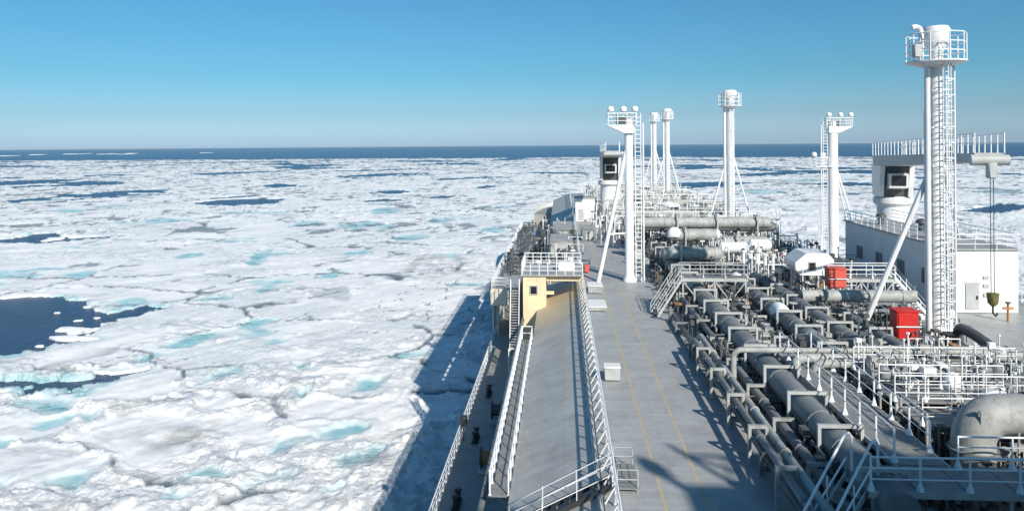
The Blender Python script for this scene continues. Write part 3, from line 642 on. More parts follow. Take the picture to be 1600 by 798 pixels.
def vent_mast(c, H, label, r0=.62, r1=.5, stays=(), each=False, rr=.045, plat=1.95):
    x, y = c; t = thing('vent_mast', label, 'mast', (x, y, 0), 'tall vent masts')
    part(MB().lathe([(r0*1.7, 0), (r0*1.7, .25), (r0*1.12, .9), (r0, 1.6), (r1, H-2.6)], (x, y, 0), 20), 'column', 'white', t)
    part(MB().lathe([(r1*.95, H-2.6), (r1*1.0, H-1.9), (r1*1.95, H-1.1), (r1*2.1, H-.3), (r1*1.8, H-.05), (r1*.8, H)], (x, y, 0), 20), 'vent_head', 'white', t)
    ring_platform(t, c, plat, H-2.5, rr, hh=1.9)
    # vent lines clamped to the column and a caged ladder on its aft side
    part(MB().tube([(x-r0*1.45, y-.25, 0), (x-r0*1.45, y-.25, H-2.7)], .21, 10), 'vent_pipe', 'white', t)
    part(MB().tube([(x-r0*1.1, y+.4, 3), (x-r0*1.1, y+.4, H-6)], .14, 8), 'vent_pipe', 'white', t)
    if each:
        ladder_parts(t, (x+.9, y-.1, 0), H-2.4, .5, each=True, cage=False, r=rr)
        for k in range(7): part(MB().bar((x-r0*1.7, y-.25, 2+k*2.7), (x+r0, y-.25, 2+k*2.7), .09, .14), 'clamp', 'white', t)
    ladder_parts(t, (x+.12, y-r0-.30, 0), H-1.2, .62, each=each, cage=each, r=rr)
    for k in range(int(H/2.2)):
        z = 1.2 + k*2.2
        part(MB().tube([(x+.12, y-r0-.30, z), (x+.12, y-r0*.5, z)], rr, 5), 'ladder_bracket', 'rail', t)
    if each:
        part(MB().tube([(x+1.15, y-.2, 0), (x+1.15, y-.2, H-2.6)], .06, 6), 'cable_pipe', 'rail', t)
        cb = MB().tube([(.62, -.2, 0), (1.15, -.2, 0)], .045, 5).mesh('cable_clamp', 'rail')
        for k in range(18): inst(cb, 'cable_clamp', t, (x, y, 1 + k*1.12))
        part(MB().tube([(x-1.4, y-.8, H-2.5), (x-1.4, y-.8, H-.5)] + [Vector(q) for q in arc((x-1.75, y-.8, H-.5), (1,0,0), (0,0,1), .35, 4)] + [(x-2.0, y-.8, H-.2)], .18, 8), 'gooseneck_vent', 'white', t)
        part(MB().cbox((x-2.0, y-1.2, H-2.3), (x-1.5, y-.7, H-1.4), .05), 'junction_box', 'steel', t)
    for top, foot, rs in stays: part(MB().tube([top, foot], rs, 8), 'stay', 'white', t)
    return t
m1 = onz(1466, 541, 0); s1 = onz(1341, 531, 0)
H1 = ony(1470, 41, m1.y).z
vent_mast((m1.x, m1.y), H1, 'very tall white vent mast with caged ladder rising beside the white machinery house', .5, .44,
          (((m1.x-.5, m1.y, 12.4), s1, .2), ((m1.x+.5, m1.y+.3, 13.2), (m1.x + 10.5, m1.y + 17.5, 5.3), .14)), True, .045)
for px, ty, yy, lb in ((1140, 141, 121, 'tall white vent mast standing alone behind the thick cross pipes'), (1042, 170, 182, 'distant white vent mast, the taller of a close pair near the bow'), (1022, 176, 214, 'slimmer white vent mast of the close pair near the bow')):
    p = ony(px, ty, yy)
    vent_mast((p.x, yy), p.z, lb, .62, .54, (((p.x-.4, yy, 12.8), (p.x-4.2, yy-1, 0), .14), ((p.x+.4, yy, 12.8), (p.x+3.6, yy-1, 0), .14)), False, .06, 1.8 if yy < 150 else 1.5)
# light masts with side platforms
def light_mast(c, z0, zt, r, side, label, stays, mid=None, plen=2.6):
    x, y = c; t = thing('light_mast', label, 'mast', (x, y, z0), 'light masts')
    part(MB().lathe([(r*1.5, 0), (r*1.5, .2), (r, .7), (r*.92, zt-z0-1.0)], (x, y, z0), 16), 'column', 'white', t)
    zp = zt - 1.7
    part(MB().prism([(x - r, zp - .9), (x + r, zp - .9), (x + side*plen if side > 0 else x + r, zp - .1), (x + side*plen if side > 0 else x + r, zp), (x - r if side > 0 else x + side*plen, zp), (x - r if side > 0 else x + side*plen, zp - .1)], 'y', y-.7, y+.7), 'platform', 'white', t)
    x0, x1 = (x - r - .3, x + plen) if side > 0 else (x - plen, x + r + .3)
    pts = [(x0, y-.7, zp), (x1, y-.7, zp), (x1, y+.7, zp), (x0, y+.7, zp), (x0, y-.7, zp)]
    railing('', pts, 1.2, .9, .05, 3, 0, parent=t)
    for k in (.1, .55, .95): lamp_parts(t, (x0 + (x1-x0)*k, y-.5, zp + .7), 1.0)
    part(MB().cbox((x0 + .9, y-.6, zp+.05), (x0 + 1.8, y-.1, zp+.8), .05), 'lamp_box', 'pipe_dark', t)
    ladder_parts(t, (x - side*(r+.45), y-.35, z0), zt - z0 - .5, .6, each=(y < 85), cage=False, r=.055, step=.45)
    part(MB().tube([(x - side*(r+1.0), y-.3, z0), (x - side*(r+1.0), y-.3, zt-1.5)], .09, 6), 'cable_pipe', 'rail', t)
    for top, foot, rs in stays: part(MB().tube([top, foot], rs, 8), 'stay', 'white', t)
    if mid:
        zm = mid; xx = x - side*2.6
        part(MB().box((min(x, xx), y-.7, zm-.12), (max(x, xx), y+.7, zm)), 'bracket_platform', 'white', t)
        railing('', [(x - side*r, y-.7, zm), (xx, y-.7, zm), (xx, y+.7, zm)], 1.2, .9, .05, 3, 0, parent=t)
        lamp_parts(t, (xx, y, zm + .6), 1.1); lamp_parts(t, (xx + side*1.2, y, zm + .6), 1.1)
    return t
m2 = onz(984, 439, 0); z2 = ony(984, 170, m2.y).z; f2 = onz(935, 440, 0)
light_mast((m2.x, m2.y), 0, z2, .48, -1, 'white light mast with leaning stay rising from the open port deck', (((m2.x-.2, m2.y, 14.2), f2, .22), ((m2.x-.2, m2.y, 5.1), (f2.x + 1.1, f2.y, 5.0), .1)), None, 2.2)
m3y = 108.0; m3 = ony(1302, 330, m3y); z3 = ony(1305, 179, m3y).z
light_mast((m3.x, m3y), MDZ, z3, .72, 1, 'white light mast with lamp platform behind the machinery house', (((m3.x+.3, m3y, 11.5), (m3.x+3.0, m3y+1, 3.5), .14), ((m3.x+.3, m3y, 11.0), (m3.x+2.2, m3y+1, 3.5), .12)), 11.2, 2.5)

# ------------------------------------------------------------------ cranes
def crane(c, z0, zp, ztop, r, tip, label, wire=None):
    x, y = c; t = thing('deck_crane', label, 'crane', (x, y, 0))
    part(MB().lathe([(r*1.25, 0), (r*1.25, .3), (r*1.05, 1.0), (r*1.0, zp-1.2), (r*1.25, zp-.8), (r*1.25, zp-.25), (r*1.0, zp)], (x, y, 0), 24), 'pedestal', 'white', t)
    d = (Vector(tip) - Vector((x, y, tip[2]))); d.z = 0; d.normalize(); sd = Vector((d.y, -d.x, 0))
    def Q(a, bb, z): return Vector((x, y, 0)) + d*a + sd*bb + Vector((0, 0, z))
    hw = r*1.05; zt = ztop
    # house: tapered slab with an open dark machinery front
    b = MB()
    for s in (-1, 1):
        b.add([Q(-r*1.2, s*hw, zp), Q(r*1.0, s*hw, zp), Q(r*1.6, s*hw, zt), Q(-r*1.5, s*hw, zt), Q(-r*1.2, s*hw*.72, zp), Q(r*1.0, s*hw*.72, zp), Q(r*1.6, s*hw*.72, zt), Q(-r*1.5, s*hw*.72, zt)],
              [(0,1,2,3),(7,6,5,4),(0,4,5,1),(1,5,6,2),(2,6,7,3),(3,7,4,0)])
    part(b, 'house_side', 'white', t)
    b = MB().add([Q(-r*1.15, -hw*.7, zp+.05), Q(r*.8, -hw*.7, zp+.05), Q(r*1.3, -hw*.7, zt-.1), Q(-r*1.4, -hw*.7, zt-.1), Q(-r*1.15, hw*.7, zp+.05), Q(r*.8, hw*.7, zp+.05), Q(r*1.3, hw*.7, zt-.1), Q(-r*1.4, hw*.7, zt-.1)],
              [(0,1,2,3),(7,6,5,4),(0,4,5,1),(1,5,6,2),(2,6,7,3),(3,7,4,0)]); part(b, 'machinery', 'pipe_dark', t)
    zc = (zp + zt) / 2
    b = MB().add([Q(r*1.15, -hw*.55, zc-.9), Q(r*1.9, -hw*.55, zc-.7), Q(r*2.0, -hw*.55, zc+.9), Q(r*1.25, -hw*.55, zc+1.0), Q(r*1.15, hw*.55, zc-.9), Q(r*1.9, hw*.55, zc-.7), Q(r*2.0, hw*.55, zc+.9), Q(r*1.25, hw*.55, zc+1.0)],
              [(0,1,2,3),(7,6,5,4),(0,4,5,1),(1,5,6,2),(2,6,7,3),(3,7,4,0)]); cab = part(b, 'cab', 'white', t)
    b = MB().add([Q(r*1.96, -hw*.42, zc-.45), Q(r*1.96, hw*.42, zc-.45), Q(r*2.05, hw*.42, zc+.75), Q(r*2.05, -hw*.42, zc+.75)], [(0,1,2,3)]); part(b, 'window', 'glass', cab)
    # jib: a tapered box girder with railing along its top
    T = Vector(tip); Lj = (T - Q(0, 0, T.z)).length; rootz = zt + .9
    def J(k, s, up):
        p = Q(-r*1.3 + (Lj + r*1.3)*k, s*(1.05 - .45*k)*r*.95, 0); p.z = rootz*(1-k) + T.z*k + up; return p
    b = MB(); n = 5; o = []; f = []
    for i in range(n+1):
        k = i/n; hh = (1.15 - .7*k); o += [J(k, -1, -hh), J(k, 1, -hh), J(k, 1, .25), J(k, -1, .25)]
    for i in range(n): f += [(i*4+j, i*4+(j+1) % 4, (i+1)*4+(j+1) % 4, (i+1)*4+j) for j in range(4)]
    f += [(3,2,1,0), tuple(n*4+j for j in range(4))]; part(b.add(o, f), 'jib', 'steel', t)
    pm = post_mesh(1.55, .06, 0, 'rail')
    for s in (-1, 1):
        for i in range(24): inst(pm, 'post', t, J(i/23, s, .25))
        for zz in (.8, 1.5): part(MB().tube([J(0, s, .25+zz), J(1, s, .25+zz)], .04, 6), 'rail', 'rail', t)
    part(MB().tube([J(1, -1.3, -.3), J(1, 1.3, -.3)], .42, 14), 'sheave', 'steel', t)
    lamp_parts(t, tuple(J(0, -1.25, -.8)), .8)
    if wire:
        hz = wire
        for s in (-.12, .12): part(MB().tube([T + Vector((s, -.3, -.4)), Vector((T.x + s, T.y - .3, hz))], .03, 5), 'wire', 'rubber', t)
        part(MB().lathe([(.12, 0), (.36, .25), (.42, .9), (.45, 1.0), (.1, 1.05)], (T.x, T.y - .3, hz - 1.0), 10), 'hook_block', 'olive', t)
        part(MB().tube([(T.x, T.y-.3, hz-1), (T.x, T.y-.3, hz-1.5), (T.x+.2, T.y-.3, hz-1.75), (T.x+.35, T.y-.3, hz-1.5)], .08, 6), 'hook', 'black', t)
        part(MB().cbox((T.x-.35, T.y-.6, T.z-1.7), (T.x+.3, T.y, T.z-.5), .1), 'top_block', 'steel', t)
    return t
c1 = ony(1395, 345, 92); tip = ony(1546, 244, 59); hk = ony(1547, 458, 58.7)
crane((c1.x, 92), 0, ony(1400, 306, 92).z, ony(1400, 258, 92).z, 1.75, tip, 'white deck crane with its long railed jib swung over the machinery house', hk.z)
c2 = ony(954, 320, 150)
crane((c2.x, 150), 0, ony(954, 281, 150).z, ony(954, 246, 150).z, 2.0, ony(957, 238, 128), 'white deck crane with dark cab window behind the port light mast')

# ------------------------------------------------------------------ pipelines
BUILD_FLANGE = {}
def flange_mesh(r, m):
    k = (round(r, 3), m)
    if k not in BUILD_FLANGE: BUILD_FLANGE[k] = (MB().tube([(0,-.07,0),(0,.07,0)], r*1.22, 16) if r < .45 else MB().tube([(0,-.05,0),(0,.05,0)], r + .05, 18)).mesh('flange', m)
    return BUILD_FLANGE[k]
FR = {}
def frame_mesh(r, z, m):
    k = (round(r, 3), round(z, 2), m)
    if k not in FR:
        wv_ = r + .22; h = z + r + .22; s = .07
        b = MB().box((-wv_-s, -.09, 0), (-wv_+s, .09, h)).box((wv_-s, -.09, 0), (wv_+s, .09, h)).box((-wv_+s, -.09, h-.14), (wv_-s, .09, h))
        b.box((-wv_+s, -.12, max(.02, z-r-.16)), (wv_-s, .12, max(.08, z-r-.01)))
        FR[k] = b.mesh('support_frame', m)
    return FR[k]
def pipe(label, pts, r, m='pipe', frames=0, flanges=0, fm='steel', n=14, name='cargo_pipe', group=None, f0=1.5, bend=0.0):
    pts = [Vector(p) for p in pts]
    path = [pts[0]]
    for i in range(1, len(pts)-1):      # round every corner
        a = (pts[i-1] - pts[i]); c = (pts[i+1] - pts[i]); rb = min(bend or r*2.2, a.length*.49, c.length*.49); a.normalize(); c.normalize()
        o = pts[i] + (a + c) * rb
        path += [o - c*rb*math.cos(k) - a*rb*math.sin(k) for k in [math.pi/2*j/6 for j in range(7)]]
    path.append(pts[-1])
    t = thing(name, label, 'pipe', (pts[0].x, pts[0].y, 0), group)
    part(MB().tube(path, r, n), 'pipe', m, t)
    if frames or flanges:
        for i in range(len(pts)-1):
            d = pts[i+1] - pts[i]; L_ = d.length
            if abs(d.z) > .3 or L_ < 4: continue
            rot = math.atan2(d.y, d.x) - math.pi/2
            if frames:
                k = f0
                while k < L_: p = pts[i] + d*(k/L_); inst(frame_mesh(r, p.z, fm), 'support_frame', t, (p.x, p.y, 0), rot); k += frames
            if flanges:
                k = flanges*.6
                while k < L_: p = pts[i] + d*(k/L_); inst(flange_mesh(r, m), 'flange', t, p, rot); k += flanges
    return t
pipe('thick grey cargo pipe nearest the open deck, under a row of square frames', [(11.9, 27, 1.45), (11.9, 93, 1.45)], .68, 'pipe', 4.3, 3.1, 'steel', 18)
pipe('thick grey cargo pipe in the middle of the deck, capped with a snow patch', [(16.3, 44.6, 1.6), (16.3, 92, 1.6)], .62, 'pipe', 4.3, 3.1, 'steel', 18)
pipe('thick grey cargo pipe right of the snow capped one', [(18.9, 45, 1.5), (18.9, 90, 1.5)], .58, 'pipe', 4.6, 3.3, 'steel', 16, f0=2.4)
pipe('grey cargo pipe leading under the olive valves toward the red locker', [(21.6, 46, 1.2), (21.6, 60, 1.2)], .5, 'pipe', 4.6, 8.0, 'steel', 16, f0=1.4)
pipe('thin pipe at the outer port edge of the pipe bank', [(8.75, 24, 1.4), (8.75, 50.5, 1.4), (8.75, 50.5, 0)], .16, 'pipe', 4.3, 6.0, 'pipe_light', 10)
pipe('second thin pipe inside the outer one at the port edge of the pipe bank', [(9.35, 24, 1.4), (9.35, 51.5, 1.4), (9.35, 51.5, 0)], .19, 'pipe_light', 0, 5.0, 'pipe_light', 10, f0=2.2)
pipe('low thin dark pipe added as shade fill below the outer pair of the pipe bank', [(9.0, 24, .55), (9.0, 61, .55)], .2, 'pipe_dark', 6.0, 6.0, 'pipe', 10, f0=3)  # dark pipe added to fill in the shade under the pair
pipe('slim dark pipe between the outer pair and the thick pipe nearest the open deck', [(10.5, 24, .9), (10.5, 74, .9)], .24, 'pipe', 5.0, 6.0, 'pipe_light', 10, f0=2.2)
pipe('slim grey pipe just right of the thick pipe nearest the open deck', [(13.3, 43, .9), (13.3, 94, .9)], .2, 'pipe_light', 6.0, 7.0, 'steel', 10)
pipe('slim dark pipe in the middle of the narrow pipe group', [(13.95, 43, .9), (13.95, 94, .9)], .22, 'pipe', 6.0, 7.0, 'steel', 10, f0=3)
pipe('medium grey pipe between the narrow pipe group and the snow capped pipe', [(14.75, 43, 1.0), (14.75, 94, 1.0)], .3, 'pipe', 6.0, 6.0, 'steel', 12, f0=2)
pipe('slim low pipe between the two thick middle pipes', [(17.6, 46, .6), (17.6, 94, .6)], .2, 'pipe_light', 6.0, 8.0, 'steel', 10)
# transverse header in front with bends dropping to the deck pipes
p0 = ony(1146, 546, 43.5); hz = p0.z
pipe('thin cross pipe bridging the pipe bank on a tall leg beside the open deck', [(p0.x, 43.5, .3), (p0.x, 43.5, hz), (24, 43.5, hz), (24, 43.5, .3)], .17, 'pipe_light', 0, 0, n=10, bend=.45)
q1 = ony(1240, 548, 43); q2 = ony(1268, 552, 42.6)
pipe('light grey pipe bending from the cross header down to the deck, outer of two', [(19.5, 42.7, hz-.2), (q1.x, 42.7, hz-.2), (q1.x, 42.7, hz-1.1), (q1.x + .1, 36.5, hz-1.3), (q1.x + .1, 36.5, .2)], .27, 'pipe_light', 0, 0, n=12, bend=.8)
pipe('light grey pipe bending from the cross header down to the deck, inner of two', [(19.5, 42.0, hz-.3), (q2.x, 42.0, hz-.3), (q2.x, 42.0, hz-1.2), (q2.x + .1, 37.0, hz-1.4), (q2.x + .1, 37.0, .2)], .25, 'pipe_light', 0, 0, n=12, bend=.7)
pipe('very thick light grey cross header running to the starboard side', [(17.2, 44.4, 2.2), (35.5, 44.4, 2.2)], .48, 'pipe_light', 0, 5.2, n=18)
pipe('thick grey header lying below the light grey cross header', [(18.2, 43.4, 1.1), (29.5, 43.4, 1.1), (29.5, 43.4, .0)], .42, 'pipe', 0, 5.2, n=16)
tl = MB().box((-.12, -.12, 0), (.12, .12, 1.75)).box((-.4, -.3, 1.6), (.4, .3, 1.72)).mesh('header_stand', 'steel')
for i, x in enumerate((18, 22, 26, 30, 34)):
    o = bpy.data.objects.new('header_stand', tl); COL.objects.link(o); o.location = (x, 44.4, 0); tag(o, 'short steel stand carrying the light grey cross header', 'stand', 'stands below the cross header')
pipe('black hose arching down behind the foot of the tall vent mast', [ony(1497, 540, 52), ony(1497, 510, 52), ony(1520, 521, 50), ony(1558, 548, 47)], .34, 'pipe_dark', 0, 0, n=12, bend=.6)
# starboard side pipes and the beige pipe
pa = ony(1252, 462, 61)
pipe('beige cross pipe behind the olive valves, below the railed catwalk', [(pa.x, 61, pa.z), (28, 61, pa.z)], .5, 'pipe_light', 0, 3.0, n=16)
for x in (pa.x + 1, 25, 27.5):
    solo(MB().box((x-.1, 60.9, 0), (x+.1, 61.1, pa.z-.48)), 'pipe_stand', 'steel', 'short post carrying the beige cross pipe', 'stand', (x, 61, 0), 'posts below the beige pipe')
# cross headers amidships
for (yy, zz, r, x0, x1, lb, mm) in ((100, 4.0, .75, 8.5, 27, 'long thick cross header spanning the deck amidships, on top of the pipe bank', 'pipe_light'),
        (95.5, 2.9, .8, 14, 19.5, 'short fat cross pipe with a white end cap amidships', 'pipe_light'),
        (92, 2.4, .8, 19.6, 24.5, 'short fat cross pipe with a pointed end amidships', 'pipe_light'),
        (104, 3.0, .6, 9, 29, 'grey cross header half hidden behind the long one amidships', 'pipe'), (80, 2.8, .7, 11.0, 16.5, 'pale cross pipe resting above the small catwalk', 'pipe_light')):
    t = pipe(lb, [(x0, yy, zz), (x1, yy, zz)], r, mm, 5.2, 3.2, 'steel', 18)
    for x, s in ((x0, -1), (x1, 1)): part(MB().tube([(x, yy, zz), (x + s*r*.4, yy, zz), (x + s*r*(1.4 if 'pointed' in lb else .7), yy, zz)], [r, r*.85, r*.25], 14), 'end_cap', 'white' if 'white end' in lb else mm, t)

# snow patches on pipes
def snowcap(c, rx, ry, rz_, label, seed):
    rnd = random.Random(seed); b = MB(); n = 14; rings = []
    for k in range(5):
        a = math.pi/2*k/5; rings.append([(c[0] + rx*math.cos(a)*math.cos(t_)*rnd.uniform(.85, 1.1), c[1] + ry*math.cos(a)*math.sin(t_)*rnd.uniform(.85, 1.1), c[2] + rz_*math.sin(a) - (.25*rz_ if k == 0 else 0)) for t_ in [2*math.pi*i/n for i in range(n)]])
    o = [v for r_ in rings for v in r_] + [(c[0], c[1], c[2] + rz_)]
    f = [(i*n+k, i*n+(k+1) % n, (i+1)*n+(k+1) % n, (i+1)*n+k) for i in range(4) for k in range(n)] + [(4*n+k, 4*n+(k+1) % n, 5*n) for k in range(n)]
    solo(b.add(o, f), 'snow_patch', 'snow', label, 'snow', c)
snowcap((16.3, 57.0, 1.75), .66, 1.5, .72, 'white snow cap lying on the thick middle cargo pipe', 1)
snowcap((16.2, 70.5, 1.75), .6, 1.1, .7, 'smaller snow cap further along the thick middle cargo pipe', 2)
snowcap((14.2, 95.4, 3.0), .95, 1.0, .95, 'round snow hood on the end of the short fat cross pipe', 3)
snowcap((14.0, 92.0, 1.0), 1.2, 1.2, 1.2, 'snow heap below the short fat cross pipe', 4)

# ------------------------------------------------------------------ machinery house and small deckhouses
xa = ony(1490, 440, 65).x; xb = ony(1592, 440, 65).x; zt = ony(1490, 391, 65).z
t = thing('machinery_house', 'large white machinery house with a railed flat roof on the starboard side', 'deckhouse', ((xa+xb)/2, 75, 0))
part(MB().cbox((xa, 65, .01), (xb, 89, zt), .08), 'wall', 'white', t)
part(MB().box((xa-.15, 64.85, zt+.003), (xb+.15, 89.15, zt+.14)), 'roof', 'deck', t)
railing('', [(xa, 89, zt+.14), (xa, 65, zt+.14), (xb, 65, zt+.14), (xb, 89, zt+.14)], 1.2, 1.6, .04, 3, 0, parent=t)
dx = ony(1520, 460, 64.9).x
d_ = part(MB().box((dx-.55, 64.93, .35), (dx+.55, 64.99, 2.45)), 'door', 'steel', t); part(MB().box((dx+.3, 64.86, 1.2), (dx+.42, 64.93, 1.5)), 'handle', 'black', d_)
part(MB().box((dx-.65, 64.95, 2.5), (dx+.65, 64.99, 2.6)), 'door_sill', 'steel', t)
for dz in (1.4, 2.2, 2.9): part(MB().box((dx+.9, 64.9, dz), (dx+1.35, 64.99, dz+.28)), 'notice_box', 'steel', t)
for y in (69, 74, 79, 84): part(MB().box((xa-.06, y, 1.6), (xa-.003, y+1.5, 3.0)), 'louvre', 'pipe', t)
for x, y in ((xa+1.5, 72), (xa+3.5, 78), (xa+2, 84)): part(MB().lathe([(.3, zt+.14), (.3, zt+.9), (.55, zt+.95), (.5, zt+1.25), (.15, zt+1.4)], (x, y, 0), 14), 'roof_vent', 'pipe_dark', t)
railing('grey railing along the starboard edge of the side platform', [(41.3, 37, 0), (41.3, 95, 0)], 1.15, 1.8, .035, 3, 0)
xs = ony(1575, 480, 62).x
t = thing('hydrant', 'slim brown hydrant post in front of the white machinery house', 'hydrant', (xs, 62, 0))
part(MB().tube([(xs, 62, 0), (xs, 62, 1.5)], .1, 8), 'post', 'orange', t); part(MB().tube([(xs-.4, 62, 1.1), (xs+.4, 62, 1.1)], .1, 8), 'outlet', 'orange', t); part(MB().tube([(xs, 62, 1.5), (xs, 62, 1.6)], .22, 8), 'handwheel', 'pipe_dark', t)
# white octagonal hut
ha = ony(1243, 430, 71); hb = ony(1303, 396, 71)
t = thing('white_hut', 'small white hut with chamfered roof and one square window among the pipes', 'deckhouse', ((ha.x+hb.x)/2, 72, 0))
part(MB().prism([(ha.x+.45, ha.z), (ha.x, ha.z+.6), (ha.x, ha.z+1.2), (ha.x+1.0, hb.z), (hb.x-.5, hb.z), (hb.x, hb.z-.6), (hb.x, ha.z)], 'y', 71, 74.5), 'wall', 'white', t)
wp = ony(1269, 416, 71)
part(MB().box((wp.x-.36, 70.93, wp.z-.42), (wp.x+.36, 70.99, wp.z+.42)), 'window_frame', 'steel', t); part(MB().box((wp.x-.28, 70.9, wp.z-.34), (wp.x+.28, 70.93, wp.z+.34)), 'window', 'glass', t)
for x in (ha.x+.7, hb.x-.4):
    for y in (71.3, 74.2): part(MB().bar((x, y, 0), (x, y, ha.z), .18), 'leg', 'steel', t)
part(MB().tube([(hb.x-.8, 72, hb.z), (hb.x-.8, 72, hb.z+1.6)], .05, 6), 'antenna', 'rail', t)
# red lockers
def redbox(px0, py0, px1, py1, y, label, m, leg):
    a = ony(px0, py1, y); bq = ony(px1, py0, y); t = thing('red_cabinet', label, 'cabinet', ((a.x+bq.x)/2, y, 0))
    part(MB().cbox((a.x, y, a.z), (bq.x, y+1.2, bq.z), .06), 'body', m, t)
    mid = (a.z+bq.z)/2
    part(MB().box((a.x+.1, y-.05, a.z+.1), (bq.x-.1, y-.003, mid-.06)), 'door', m, t); part(MB().box((a.x+.1, y-.05, mid+.06), (bq.x-.1, y-.003, bq.z-.1)), 'door', m, t)
    part(MB().cbox((a.x-.06, y-.08, bq.z+.003), (bq.x+.06, y+1.28, bq.z+.1), .03), 'lid', m, t)
    for x in (a.x+.15, bq.x-.15): part(MB().bar((x, y+.5, 0), (x, y+.5, a.z), .12), 'leg', 'steel', t)
    part(MB().tube([(a.x-.1, y-.12, mid+.0), (bq.x+.1, y-.12, mid+.0)], .05, 6), 'handle_bar', 'white', t)
redbox(1402, 488, 1436, 532, 51.8, 'bright red cabinet at the foot of the tall vent mast', 'red', 1)
redbox(1296, 421, 1323, 450, 63.6, 'faded red cabinet raised behind the catwalk railing beside the white hut', 'redlight', 1)

# ------------------------------------------------------------------ catwalks and stairs over the pipe bank
def catwalk(label, xs_, ym, m):
    x0, x1 = xs_[0]-.2, xs_[-1]+.2; t = thing('catwalk', label, 'catwalk', ((x0+x1)/2, 65, 0))
    n = int((x1-x0)/1.4)
    for i in range(n): part(MB().box((x0 + (x1-x0)*i/n + .02, 64.42, 2.9), (x0 + (x1-x0)*(i+1)/n - .02, 65.68, 3.0)), 'grating_panel', 'grating', t)
    for y in (64.4, 65.7): part(MB().bar((x0, y, 2.82), (x1, y, 2.82), .08, .26), 'girder', 'steel', t)
    for x in xs_: part(MB().bar((x, 64.45, 0), (x, 64.45, 2.8), .13), 'leg', 'steel', t)
    for e0, e1_ in zip(xs_[:-1], xs_[1:]):
        for e in (e0, e1_): part(MB().bar((e, 64.36, 2.7), ((e0+e1_)/2, 64.36, 1.0), .09), 'brace', 'steel', t)
    railing('', [(x0+.05, 64.4, 3.0), (x1-.05, 64.4, 3.0)], 1.1, 1.75, .036, 3, 2, m, parent=t)
    railing('', [(x0+.05, 65.7, 3.0), (x1-.05, 65.7, 3.0)], 1.1, 1.75, .036, 2, 0, m, parent=t)
catwalk('grey catwalk on V shaped braces at the head of the port stairs', (10.3, 13.0, 15.6), 0, 'steel')
catwalk('white railed catwalk behind the faded red cabinet, ending at the white stairs', (22.6, 25.2, 27.8), 0, 'rail')
stairs('steel stairs from the open port deck up to the grey catwalk', (10.1, 65.05, 3.0), (7.7, 63.4, 0), 1.1, (.45, -.9, 0), 'steel', r=.05)
stairs('white stairs descending from the catwalk toward the white machinery house', (28.05, 65.05, 3.0), (30.6, 65.05, 0), 1.1, (0, 1, 0), 'rail', r=.05)
p = onz(1047, 503, 0)
t = thing('monitor_post', 'dark grey fire monitor post at the foot of the catwalk stairs', 'post', p)
part(MB().tube([p, p + Vector((0,0,1.3))], .14, 8), 'post', 'pipe', t); part(MB().tube([p + Vector((0,.5,1.25)), p + Vector((0,-.1,1.45)), p + Vector((0,-.9,1.75))], [.1, .15, .09], 8), 'nozzle', 'pipe_dark', t); part(MB().tube([p + Vector((-.3,0,1.0)), p + Vector((.3,0,1.0))], .07, 6), 'grip', 'pipe', t)

# foreground walkway over the pipes, right below the bridge
fw = thing('forward_walkway', 'grated walkway with white railings over the pipes below the bridge', 'walkway', (14, 34, 0))
ZW = 1.9
pA = onz(1290, 622, ZW); pB = onz(1430, 735, ZW)
xw = 13.0; ww = 1.9
for i in range(20):
    part(MB().box((xw, 29.9 + i*.8, ZW-.08), (xw+ww, 29.9 + i*.8 + .76, ZW)), 'grating_panel', 'grating', fw)
for x in (xw-.05, xw+ww+.05): part(MB().bar((x, 29.8, ZW-.12), (x, 46, ZW-.12), .08, .24), 'girder', 'steel', fw)
for y in (30, 36, 42):
    for x in (xw, xw+ww): part(MB().bar((x, y, 0), (x, y, ZW-.1), .12), 'leg', 'steel', fw)
railing('', [(xw+.03, 30.2, ZW), (xw+.03, 45.6, ZW)], 1.25, 1.7, .045, 2, 2, parent=fw, rr=.03)
railing('', [(xw+ww-.03, 31.2, ZW), (xw+ww-.03, 45.6, ZW)], 1.25, 1.9, .045, 2, 2, parent=fw, rr=.03)
cw = thing('cross_walkway', 'cross walkway with long white railings below the bridge', 'walkway', (20, 28.4, 0))
for i in range(14): part(MB().box((11.0 + i*1.75, 27.6, ZW-.08), (11.0 + i*1.75 + 1.70, 29.75, ZW)), 'grating_panel', 'grating', cw)
for y in (27.6, 29.75): part(MB().bar((11.0, y, ZW-.13), (35.5, y, ZW-.13), .08, .24), 'girder', 'steel', cw)
for x in (11.2, 16, 21, 26, 31, 35):
    for y in (27.7, 29.6): part(MB().bar((x, y, 0), (x, y, ZW-.1), .12), 'leg', 'steel', cw)
railing('', [(11.1, 27.65, ZW), (35.4, 27.65, ZW)], 1.2, 1.75, .045, 3, 2, parent=cw, rr=.035)
railing('', [(15.2, 29.7, ZW), (35.4, 29.7, ZW)], 1.2, 2.1, .045, 3, 2, parent=cw, rr=.035)
